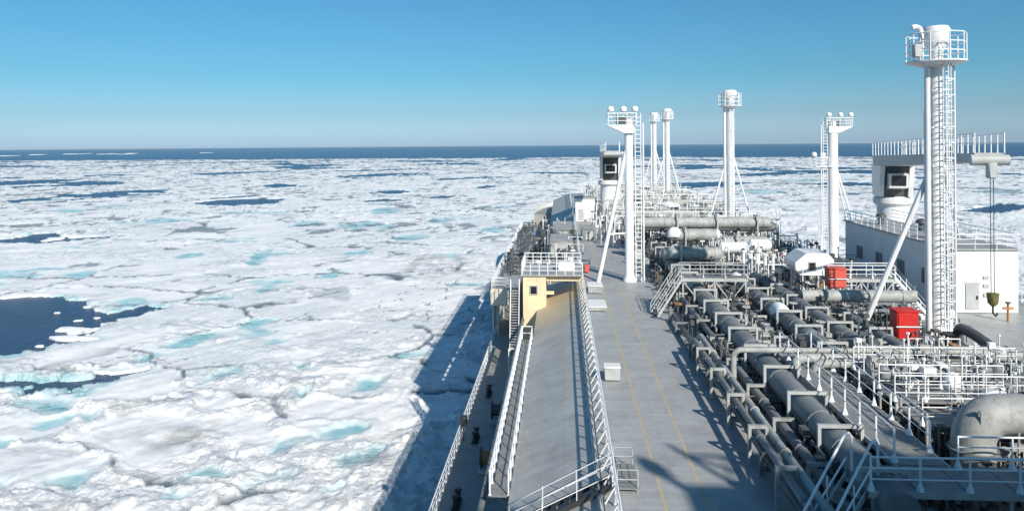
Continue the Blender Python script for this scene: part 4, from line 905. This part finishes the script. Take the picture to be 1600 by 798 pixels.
# goose necked stair rails down to the open deck
ts = Vector((11.05, 28.6, ZW)); bs = Vector((8.3, 26.0, 0))
st = thing('stairs', 'white curved stair rails leading down from the cross walkway to the deck', 'stairs', bs)
dd = (ts - bs); sdv = Vector((dd.y, -dd.x, 0)).normalized() * .5
for s in (-1, 1):
    part(MB().bar(bs + sdv*s, ts + sdv*s, .06, .22), 'stringer', 'steel', st)
    top_ = ts + sdv*s
    part(MB().tube([bs + sdv*s, bs + sdv*s + Vector((0,0,1.0)), top_ + Vector((-.3,-.25,1.25)), top_ + Vector((-.08,-.08,1.5)), top_ + Vector((.15,.1,1.52)), top_ + Vector((.3,.25,1.3)), top_ + Vector((.32,.27,0))], .05, 8), 'handrail', 'rail', st)
    part(MB().tube([bs + sdv*s + Vector((0,0,.55)), top_ + Vector((0,0,.6))], .035, 6), 'mid_rail', 'rail', st)
    for k in (.3, .62): part(MB().tube([bs + dd*k + sdv*s, bs + dd*k + sdv*s + Vector((0,0,1.05))], .035, 6), 'post', 'rail', st)
tm = MB(); q_ = [-sdv*.95 - dd*.04, sdv*.95 - dd*.04, sdv*.95 + dd*.04, -sdv*.95 + dd*.04]; q_ = [Vector((v.x, v.y, 0)) for v in q_]
tm.add([v for v in q_] + [v + Vector((0,0,.04)) for v in q_], [(3,2,1,0),(4,5,6,7),(0,1,5,4),(1,2,6,5),(2,3,7,6),(3,0,4,7)]); tm = tm.mesh('tread', 'grating')
for i in range(8): inst(tm, 'tread', st, bs + dd*((i+.5)/8))
# raised inner railings among the valves
for lb, pts in (('white railing of the valve platform behind the forward walkway', [(15.6, 41, 2.3), (24, 41, 2.3), (24, 36, 2.3)]),
                ('white railing along the inner side of the valve platform', [(15.6, 37.8, 2.3), (21.5, 37.8, 2.3)]),
                ('white railing along the aft side of the valve platform', [(15.6, 36.05, 2.3), (22.5, 36.05, 2.3)]),
                ('short white railing beside the big elbow pipe', [(15.8, 33.8, 2.0), (19.2, 33.8, 2.0)])):
    railing(lb, pts, 1.2, 1.4, .04, 3, 2, rr=.03)
vp = thing('valve_platform', 'grated valve platform between the forward walkway and the cross header', 'platform', (19.5, 39.4, 0))
for i in range(7): part(MB().box((15.6 + i*1.2, 36.0, 2.2), (15.6 + i*1.2 + 1.16, 41.1, 2.29)), 'grating_panel', 'grating', vp)
for x in (15.7, 19.8, 23.9):
    for y in (36.1, 41): part(MB().bar((x, y, 0), (x, y, 2.2), .12), 'leg', 'steel', vp)
part(MB().box((15.8, 33.7, 1.9), (19.3, 35.95, 1.99)), 'grating_panel', 'grating', vp)
# the big elbow
t = pipe('huge light grey elbow pipe bending down among the walkways', [(29, 32.4, 3.05), (17.2, 32.4, 3.05), (17.2, 32.4, 0)], .84, 'pipe_light', 0, 0, n=28, bend=1.15)
for x in (19.4, 23.5): part(MB().tube([(x-.06, 32.4, 3.05), (x+.06, 32.4, 3.05)], .92, 28), 'flange', 'pipe_dark', t)
part(MB().tube([(17.2, 32.4, 1.5), (17.2, 32.4, 1.62)], .97, 28), 'flange', 'pipe', t)
snowcap((21.2, 32.4, 3.5), 1.1, .65, .5, 'white snow lying on top of the huge elbow pipe', 5)
t = thing('collar_stand', 'short grey pipe collar standing in front of the huge elbow', 'pipe', (17.3, 30.6, 0))
part(MB().tube([(16.0, 30.6, .9), (18.8, 30.6, .9)], .3, 12), 'pipe', 'pipe_light', t); part(MB().tube([(16.0, 30.6, 0), (16.0, 30.6, .9)], .22, 10), 'leg', 'pipe_light', t); part(MB().tube([(18.8, 30.6, 0), (18.8, 30.6, .9)], .22, 10), 'leg', 'pipe_light', t)
# dark domed tank in the shade at the bottom
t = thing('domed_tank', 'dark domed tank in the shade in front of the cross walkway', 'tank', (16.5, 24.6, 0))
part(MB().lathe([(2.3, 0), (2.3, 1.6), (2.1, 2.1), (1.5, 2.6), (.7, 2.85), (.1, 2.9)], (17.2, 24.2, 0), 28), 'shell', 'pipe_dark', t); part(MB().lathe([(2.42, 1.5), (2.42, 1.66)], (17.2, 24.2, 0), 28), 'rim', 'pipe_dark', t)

# ------------------------------------------------------------------ valves, boxes and other fittings
def make_valve(label, m, hw, group):
    t = thing('valve', label, 'valve', (0, 0, -50), group)
    def P(mb, n, mm): 
        mb.v = [(x, y, z-50) for x, y, z in mb.v]; return part(mb, n, mm, t)
    P(MB().lathe([(.12, 0), (.3, .12), (.36, .4), (.3, .65), (.16, .8)], n=12), 'body', m)
    for s in (-1, 1): P(MB().tube([(s*.28, 0, .38), (s*.62, 0, .38)], [.24, .24], 10), 'neck', m)
    for s in (-1, 1): P(MB().tube([(s*.6, 0, .38), (s*.7, 0, .38)], .36, 12), 'flange', m)
    P(MB().tube([(0, 0, .8), (0, 0, 1.5)], .05, 6), 'stem', 'steel')
    P(MB().tube([(math.cos(a)*.3, math.sin(a)*.3, 1.4) for a in [2*math.pi*k/10 for k in range(11)]], .04, 5).bar((-.3, 0, 1.4), (.3, 0, 1.4), .04).bar((0, -.3, 1.4), (0, .3, 1.4), .04), 'handwheel', hw)
    return t
def make_vent(label, m, group):
    t = thing('vent_post', label, 'vent', (0, 0, -50), group)
    def P(mb, n, mm): mb.v = [(x, y, z-50) for x, y, z in mb.v]; return part(mb, n, mm, t)
    P(MB().lathe([(.28, 0), (.28, .06), (.13, .1), (.11, 1.3)], n=10), 'pipe', m); P(MB().lathe([(.12, 1.3), (.34, 1.35), (.36, 1.55), (.2, 1.72), (.05, 1.75)], n=12), 'cap', m)
    return t
def make_jbox(label, m, group):
    t = thing('junction_box', label, 'box', (0, 0, -50), group)
    def P(mb, n, mm): mb.v = [(x, y, z-50) for x, y, z in mb.v]; return part(mb, n, mm, t)
    P(MB().cbox((-.45, -.3, .7), (.45, .3, 1.7), .04), 'body', m); P(MB().box((-.38, -.34, .78), (.38, -.3, 1.62)), 'door', m)
    for x in (-.35, .35): P(MB().bar((x, 0, 0), (x, 0, .7), .08), 'leg', 'steel')
    return t
def scatter(proto, spots):
    for i, (x, y, z) in enumerate(spots):
        o = proto if i == 0 else copy_tree(proto)
        o.location = (x, y, z); o.rotation_euler = (0, 0, random.choice((0, math.pi/2)) + random.uniform(-.05, .05))
rnd = random.Random(3)
def spots(n, x0, x1, y0, y1, z=0.0, avoid=None):
    out = []
    while len(out) < n:
        x, y = rnd.uniform(x0, x1), rnd.uniform(y0, y1)
        if avoid and avoid(x, y): continue
        if all((x-a)**2 + (y-b_)**2 > 1.0 for a, b_, _ in out): out.append((x, y, z))
    return out
lane = lambda x, y: any(abs(x - a) < w_ for a, w_ in ((11.9, 1.2), (16.3, 1.2), (18.9, 1.1), (13.95, .5)))
scatter(make_valve('olive green valve with handwheel clustered below the beige cross pipe', 'olive', 'black', 'olive valves'), [(20.4 + .9*i, 58.2 + .5*(i % 2), .5) for i in range(7)])
scatter(make_valve('grey hand valve on the valve platform behind the forward walkway', 'pipe', 'steel', 'valves on the valve platform'), [(16.3 + 1.2*i, 38.9 + .9*(i % 2), 2.3) for i in range(6)])
scatter(make_valve('dark valve wedged between the thick pipes of the pipe bank', 'pipe_dark', 'steel', 'valves in the pipe bank'), [(14.3, 48 + 5.5*i, .3) for i in range(8)] + [(17.6, 52 + 6*i, .85) for i in range(6)] + [(20.4, 49, .3), (23.8, 49.5, .3), (20.4, 53, .3)])
scatter(make_valve('pale valve with red handwheel among the cross pipes amidships', 'pipe_light', 'red', 'valves amidships'), spots(14, 12, 27, 76, 91, 0.5, lane))
scatter(make_valve('small frosted white valve in the crowded pipework toward the bow', 'white', 'steel', 'valves toward the bow'), spots(46, 7, 33, 107, 210, 0.6))
scatter(make_vent('white mushroom vent standing among the pipes toward the bow', 'white', 'mushroom vents toward the bow'), spots(34, 5, 33, 106, 212))
scatter(make_vent('white mushroom vent on the deck between pipe bank and machinery house', 'white', 'mushroom vents by the machinery house'), [(26.5, 57, 0), (29.5, 58.5, 0), (31.5, 70, 0), (30.5, 75, 0), (24.8, 47.5, 0)])
scatter(make_jbox('pale electrical cabinet on legs in the pipework toward the bow', 'white', 'cabinets toward the bow'), spots(22, 6, 33, 108, 205))
scatter(make_jbox('grey electrical cabinet on legs beside the amidships pipes', 'steel', 'cabinets amidships'), [(23.2, 76, 0), (26.2, 80, 0), (28.6, 84, 0), (20.6, 86, 0), (9.3, 84, 0), (9.0, 90, 0)])
# manifold stubs: white vertical flanged pipes by the hut
t0 = thing('riser_pipe', 'white flanged riser pipe standing in the row beside the white hut', 'pipe', (18.3, 74, 0), 'risers beside the hut')
part(MB().tube([(18.3, 74, 0), (18.3, 74, 3.6)], .16, 10), 'pipe', 'white', t0); part(MB().tube([(18.3, 74, 3.5), (18.3, 74, 3.65)], .28, 12), 'flange', 'white', t0); part(MB().tube([(18.3, 74, 2.0), (18.3, 74, 2.1)], .26, 12), 'flange', 'steel', t0)
for i in range(1, 7): copy_tree(t0, None, (18.3 + (i % 4)*.75, 74 + (i // 4)*2.4, 0))
# white horizontal tanks amidships
for i, (x0, x1, y, z, r, lb) in enumerate(((17.4, 20.6, 84, 2.9, .62, 'white horizontal drum lying amidships beside the risers'), (20.9, 23.4, 85, 3.0, .7, 'snow dusted white drum in line with the longer one amidships'))):
    t = thing('white_drum', lb, 'tank', ((x0+x1)/2, y, 0)); part(MB().tube([(x0, y, z), (x0+.25, y, z), (x1-.25, y, z), (x1, y, z)], [r*.6, r, r, r*.6], 18), 'shell', 'white', t)
    for x in (x0+.5, x1-.5): part(MB().box((x-.12, y-.45, 0), (x+.12, y+.45, z-r*.85)), 'saddle', 'steel', t)
# forward pipe bank
for i, (x, z, r, mm) in enumerate(((9.5, 1.0, .3, 'pipe_light'), (11.9, 1.5, .6, 'pipe_light'), (13.4, 1.0, .25, 'pipe'), (14.6, 1.1, .3, 'pipe_light'), (16.3, 1.6, .6, 'pipe_light'), (18.9, 1.4, .5, 'pipe'), (21.4, 1.2, .4, 'pipe_light'))):
    pipe(('slim' if r < .28 else 'medium' if r < .45 else 'thick') + (' pale' if mm == 'pipe_light' else ' grey') + ' pipe leading from the amidships headers to the bow', [(x, 106.5, z), (x, 212, z)], r, mm, 7.0, 9.0, 'white', 12, name='bow_pipe', group='pipes running to the bow')
for i, (y, z, r, x0, x1) in enumerate(((112, 2.9, .35, 8, 30), (124, 3.0, .5, 9, 27), (134, 2.8, .4, 8, 31), (146, 3.2, .5, 8, 30), (158, 2.8, .4, 12, 31), (168, 3.1, .5, 8, 30), (190, 3.0, .5, 8, 30), (204, 3.0, .5, 8, 30))):
    pipe('pale cross pipe laid over the pipes that run to the bow', [(x0, y, .1), (x0, y, z), (x1, y, z), (x1, y, .1)], r, 'pipe_light', 0, 5.0, 'white', 12, name='bow_cross_pipe', group='cross pipes toward the bow')
for i, (x, y, r, hgt) in enumerate(((24, 116, 1.6, 3.4), (20, 140, 1.8, 3.6), (26, 150, 1.5, 3.0), (19, 174, 1.8, 3.6), (26, 196, 1.6, 3.4), (14, 200, 1.5, 3.0))):
    t = thing('tank_dome', 'white round tank dome with bolted lid among the bow pipework', 'dome', (x, y, 0), 'tank domes'); part(MB().lathe([(r*1.1, 0), (r*1.1, .2), (r, .25), (r, hgt*.8), (r*1.12, hgt*.82), (r*1.12, hgt*.9)], (x, y, 0), 22), 'shell', 'white', t); part(MB().lathe([(r*1.0, hgt*.905), (r*.7, hgt), (r*.1, hgt*1.04)], (x, y, 0), 22), 'lid', 'white', t)
for i, (y, x0, x1, z) in enumerate(((108, 8, 31, 3.6), (128, 8, 30, 3.2), (150, 8, 30, 3.2), (176, 8, 30, 3.2), (200, 6, 30, 3.0))):
    t = thing('bow_catwalk', 'railed white catwalk crossing the pipes toward the bow', 'catwalk', ((x0+x1)/2, y, 0), 'catwalks toward the bow')
    part(MB().box((x0, y, z-.15), (x1, y+1.2, z)), 'grating', 'pipe_light', t)
    for k in range(5): part(MB().bar((x0+.2 + (x1-x0-.4)*k/4, y+.1, 0), (x0+.2 + (x1-x0-.4)*k/4, y+.1, z-.15), .16), 'leg', 'white', t)
    railing('', [(x0, y, z), (x1, y, z)], 1.15, 2.2, .05, 2, 0, parent=t)
railing('white railing along the port edge of the upper deck forward of the cream house', [(2.2, 101, .01), (2.2, 222, .01)], 1.2, 2.4, .05, 3, 0)
railing('white railing along the starboard edge of the upper deck toward the bow', [(32, 97, .01), (32, 222, .01)], 1.2, 2.4, .05, 3, 0)
railing('white railing along the forward end of the upper deck', [(2.2, 221.8, .01), (32, 221.8, .01)], 1.2, 2.4, .05, 3, 0)
# port lockers by the far crane
a = ony(899, 344, 140); bq = ony(929, 310, 140)
t = thing('white_deckhouse', 'white box shaped deckhouse on the port edge below the far crane', 'deckhouse', ((a.x+bq.x)/2, 141, 0))
part(MB().cbox((a.x, 140, 0.0), (bq.x, 145, bq.z), .08), 'wall', 'white', t); part(MB().box((a.x+.6, 139.93, .3), (a.x+1.6, 139.99, 2.4)), 'door', 'steel', t); part(MB().box((a.x-.15, 139.85, bq.z+.003), (bq.x+.15, 145.15, bq.z+.15)), 'roof', 'pipe_light', t)
for i, (x, y, z, wd, dp, hg, mm, lb) in enumerate(((-5.3, 132, MDZ, 2.2, 6, 3.2, 'pipe', 'dark grey mooring store on the lower port deck past the wing platform'), (-4.9, 150, MDZ, 2.2, 8, 3.0, 'pipe_dark', 'long dark mooring store on the lower port deck toward the bow'),
      (-.2, 106, -1.3, 3.2, 9, 1.9, 'pipe_light', 'grey raised casing on the port slope forward of the cream house'), (0.0, 122, -1.3, 3.2, 12, 1.9, 'pipe', 'second longer grey casing on the port slope'), (4.0, 112, 0, 2.2, 5, 1.8, 'pipe', 'grey machinery casing on the upper deck forward of the port light mast'),
      (9.2, 96, 0, 1.6, 2.0, 2.3, 'pipe_dark', 'dark cabinet standing by the port end of the long cross header'))):
    t = thing('casing', lb, 'casing', (x, y, z)); part(MB().cbox((x-wd/2, y, z - (2.6 if -2 < z < -1 else 0)), (x+wd/2, y+dp, z+hg), .06), 'body', mm, t)
    part(MB().cbox((x-wd/2-.06, y-.06, z+hg+.003), (x+wd/2+.06, y+dp+.06, z+hg+.1), .03), 'roof', 'pipe_light', t); part(MB().box((x-wd/4, y-.06, z+.2), (x+wd/4, y-.003, z+hg*.8)), 'door', 'steel', t)
# foremast and forecastle gear
t = thing('foremast_house', 'white deckhouse on the forecastle at the bow', 'deckhouse', (12, 232, -4.6))
part(MB().cbox((8, 230, -4.59), (22, 238, 0.4), .1), 'wall', 'white', t); part(MB().box((7.8, 229.8, .403), (22.2, 238.2, .6)), 'roof', 'pipe_light', t)
for x in (9.5, 13, 17, 20): part(MB().box((x-.5, 229.93, -4.2), (x+.5, 229.99, -2.0)), 'door', 'steel', t)
for x, y, lb in ((0.0, 208, 'dark mooring winch at the aft port end of the forecastle'), (4, 228, 'dark mooring winch on the forecastle beside the white bow deckhouse')): winch((x, y, -4.59), lb, 'pipe_dark')

# ------------------------------------------------------------------ small-bore piping, cables and brackets nobody could count
def clutter(label, n, x0, x1, y0, y1, z0, z1, m, seed, lmax=2.5, rmin=.03, rmax=.09, boxes=.3, vert=.25, base=0.0):
    rn = random.Random(seed); b = MB()
    for i in range(n):
        x, y, z = rn.uniform(x0, x1), rn.uniform(y0, y1), z0 + (z1-z0)*rn.random()**1.5
        k = rn.random()
        if k < boxes:
            a, c, d = rn.uniform(.1, .3), rn.uniform(.1, .35), rn.uniform(.1, .35); b.box((x-a, y-c, z), (x+a, y+c, z+d)); b.bar((x, y, 0), (x, y, z), .07)
        elif k < boxes + vert:
            r = rn.uniform(rmin, rmax); b.tube([(x, y, 0), (x, y, z+.3)], r, 6); b.tube([(x, y, z+.25), (x, y, z+.35)], r*2.2, 7)
        else:
            r = rn.uniform(rmin, rmax); l = rn.uniform(.6, lmax); dx, dy = ((1, 0) if rn.random() < .5 else (0, 1))
            b.tube([(x, y, 0), (x, y, z), (x + dx*l, y + dy*l, z), (x + dx*l, y + dy*l, max(0, z - rn.uniform(.2, .9)))], r, 6)
    b.v = [(x, y, z + base) for x, y, z in b.v]
    o = solo(b, 'small_bore_piping', m, label, 'pipework', ((x0+x1)/2, (y0+y1)/2, 0)); o['kind'] = 'stuff'
clutter('tangle of dark small pipes and brackets between the thick cargo pipes', 900, 9.2, 23, 46, 92, .1, 1.5, 'pipe_dark', 11)
clutter('tangle of grey small pipes and fittings between the thick cargo pipes', 430, 10, 23, 44, 92, .2, 1.7, 'pipe_light', 12)
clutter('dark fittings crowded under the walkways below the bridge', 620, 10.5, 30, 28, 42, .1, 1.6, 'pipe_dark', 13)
clutter('pale fittings and small pipes on and under the valve platform', 230, 15, 30, 31, 43, .3, 3.1, 'pipe_light', 14)
clutter('dark pipework around the red cabinet and the tall vent mast', 260, 22, 27, 46, 60, .1, 1.5, 'pipe_dark', 15)
clutter('white pipe fittings standing around the risers beside the white hut', 200, 16.5, 24, 72, 90, .8, 3.4, 'white', 16, vert=.55)
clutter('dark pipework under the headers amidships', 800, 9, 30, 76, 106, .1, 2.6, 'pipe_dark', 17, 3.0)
clutter('frosted white small pipes and posts crowded toward the bow', 900, 5, 31, 106, 214, .6, 4.6, 'white', 18, 3.5, .05, .12, vert=.4)
clutter('grey small pipes and boxes crowded toward the bow', 700, 5, 31, 106, 214, .3, 3.6, 'pipe', 19, 3.5, .06, .16)
clutter('slim white posts and small pipes between the catwalk and the machinery house', 150, 20, 32, 66, 98, .5, 2.8, 'white', 21, 2.2, vert=.5)
clutter('rusty brown fittings scattered low in the pipe bank', 120, 9.5, 27, 34, 100, .1, 1.3, 'orange', 22, 1.2, boxes=.5)

clutter('dark filler fittings added to deepen the shade in front of the cross walkway', 420, 10.5, 32, 21, 28, .1, 1.3, 'pipe_dark', 23)  # dark clutter added so that this shaded corner reads darker
clutter('white slim posts and sampling pipes on the valve platform', 70, 15.8, 24, 36, 42.5, 2.6, 3.9, 'white', 24, 1.4, .025, .05, boxes=.15, vert=.5)
clutter('dark stems and brackets added to darken the shaded bank of thick cargo pipes', 240, 12.6, 23, 45, 92, 1.4, 2.7, 'pipe_dark', 25, 1.6, .03, .07, boxes=.35, vert=.45)  # dark clutter standing in for shade between the pipes
clutter('dark deck gear crowded on the wing platform beyond the cream house', 130, -7.9, -5.4, 92, 148, .1, 1.4, 'pipe_dark', 26, 2.5, .05, .14, base=-1.95)
clutter('dark pipework and gear on the port slope beyond the cream house', 160, -3.6, 1.8, 82, 136, .3, 2.6, 'pipe_dark', 27, 3.0, .06, .16, base=-1.9)
clutter('white posts and rails on the port slope beyond the cream house', 70, -3.8, 1.8, 84, 150, .8, 3.0, 'white', 28, 2.5, .04, .08, base=-1.9)
snowcap((19.3, 38.2, 2.3), .55, .6, .75, 'white snow heap on the valve platform', 6)
snowcap((20.6, 36.9, 2.3), .6, .5, .5, 'smaller snow heap beside another on the valve platform', 7)

# ------------------------------------------------------------------ thin sea haze that softens the horizon
hz_ = bpy.data.materials.new('sea_haze'); hz_.use_nodes = True; t = hz_.node_tree; t.nodes.remove(t.nodes['Principled BSDF'])
pv = t.nodes.new('ShaderNodeVolumePrincipled'); pv.inputs['Color'].default_value = (0.80, 0.90, 0.97, 1); pv.inputs['Density'].default_value = 1.3e-5; pv.inputs['Anisotropy'].default_value = 0.0
t.links.new(pv.outputs[0], t.nodes['Material Output'].inputs['Volume'])
hb_ = MB().box((-47000, -47000, WZ - 2.5), (47000, 47000, 31.0)); hme = hb_.mesh('haze', hz_, smooth=False)
ho = bpy.data.objects.new('haze', hme); COL.objects.link(ho); ho['kind'] = 'stuff'
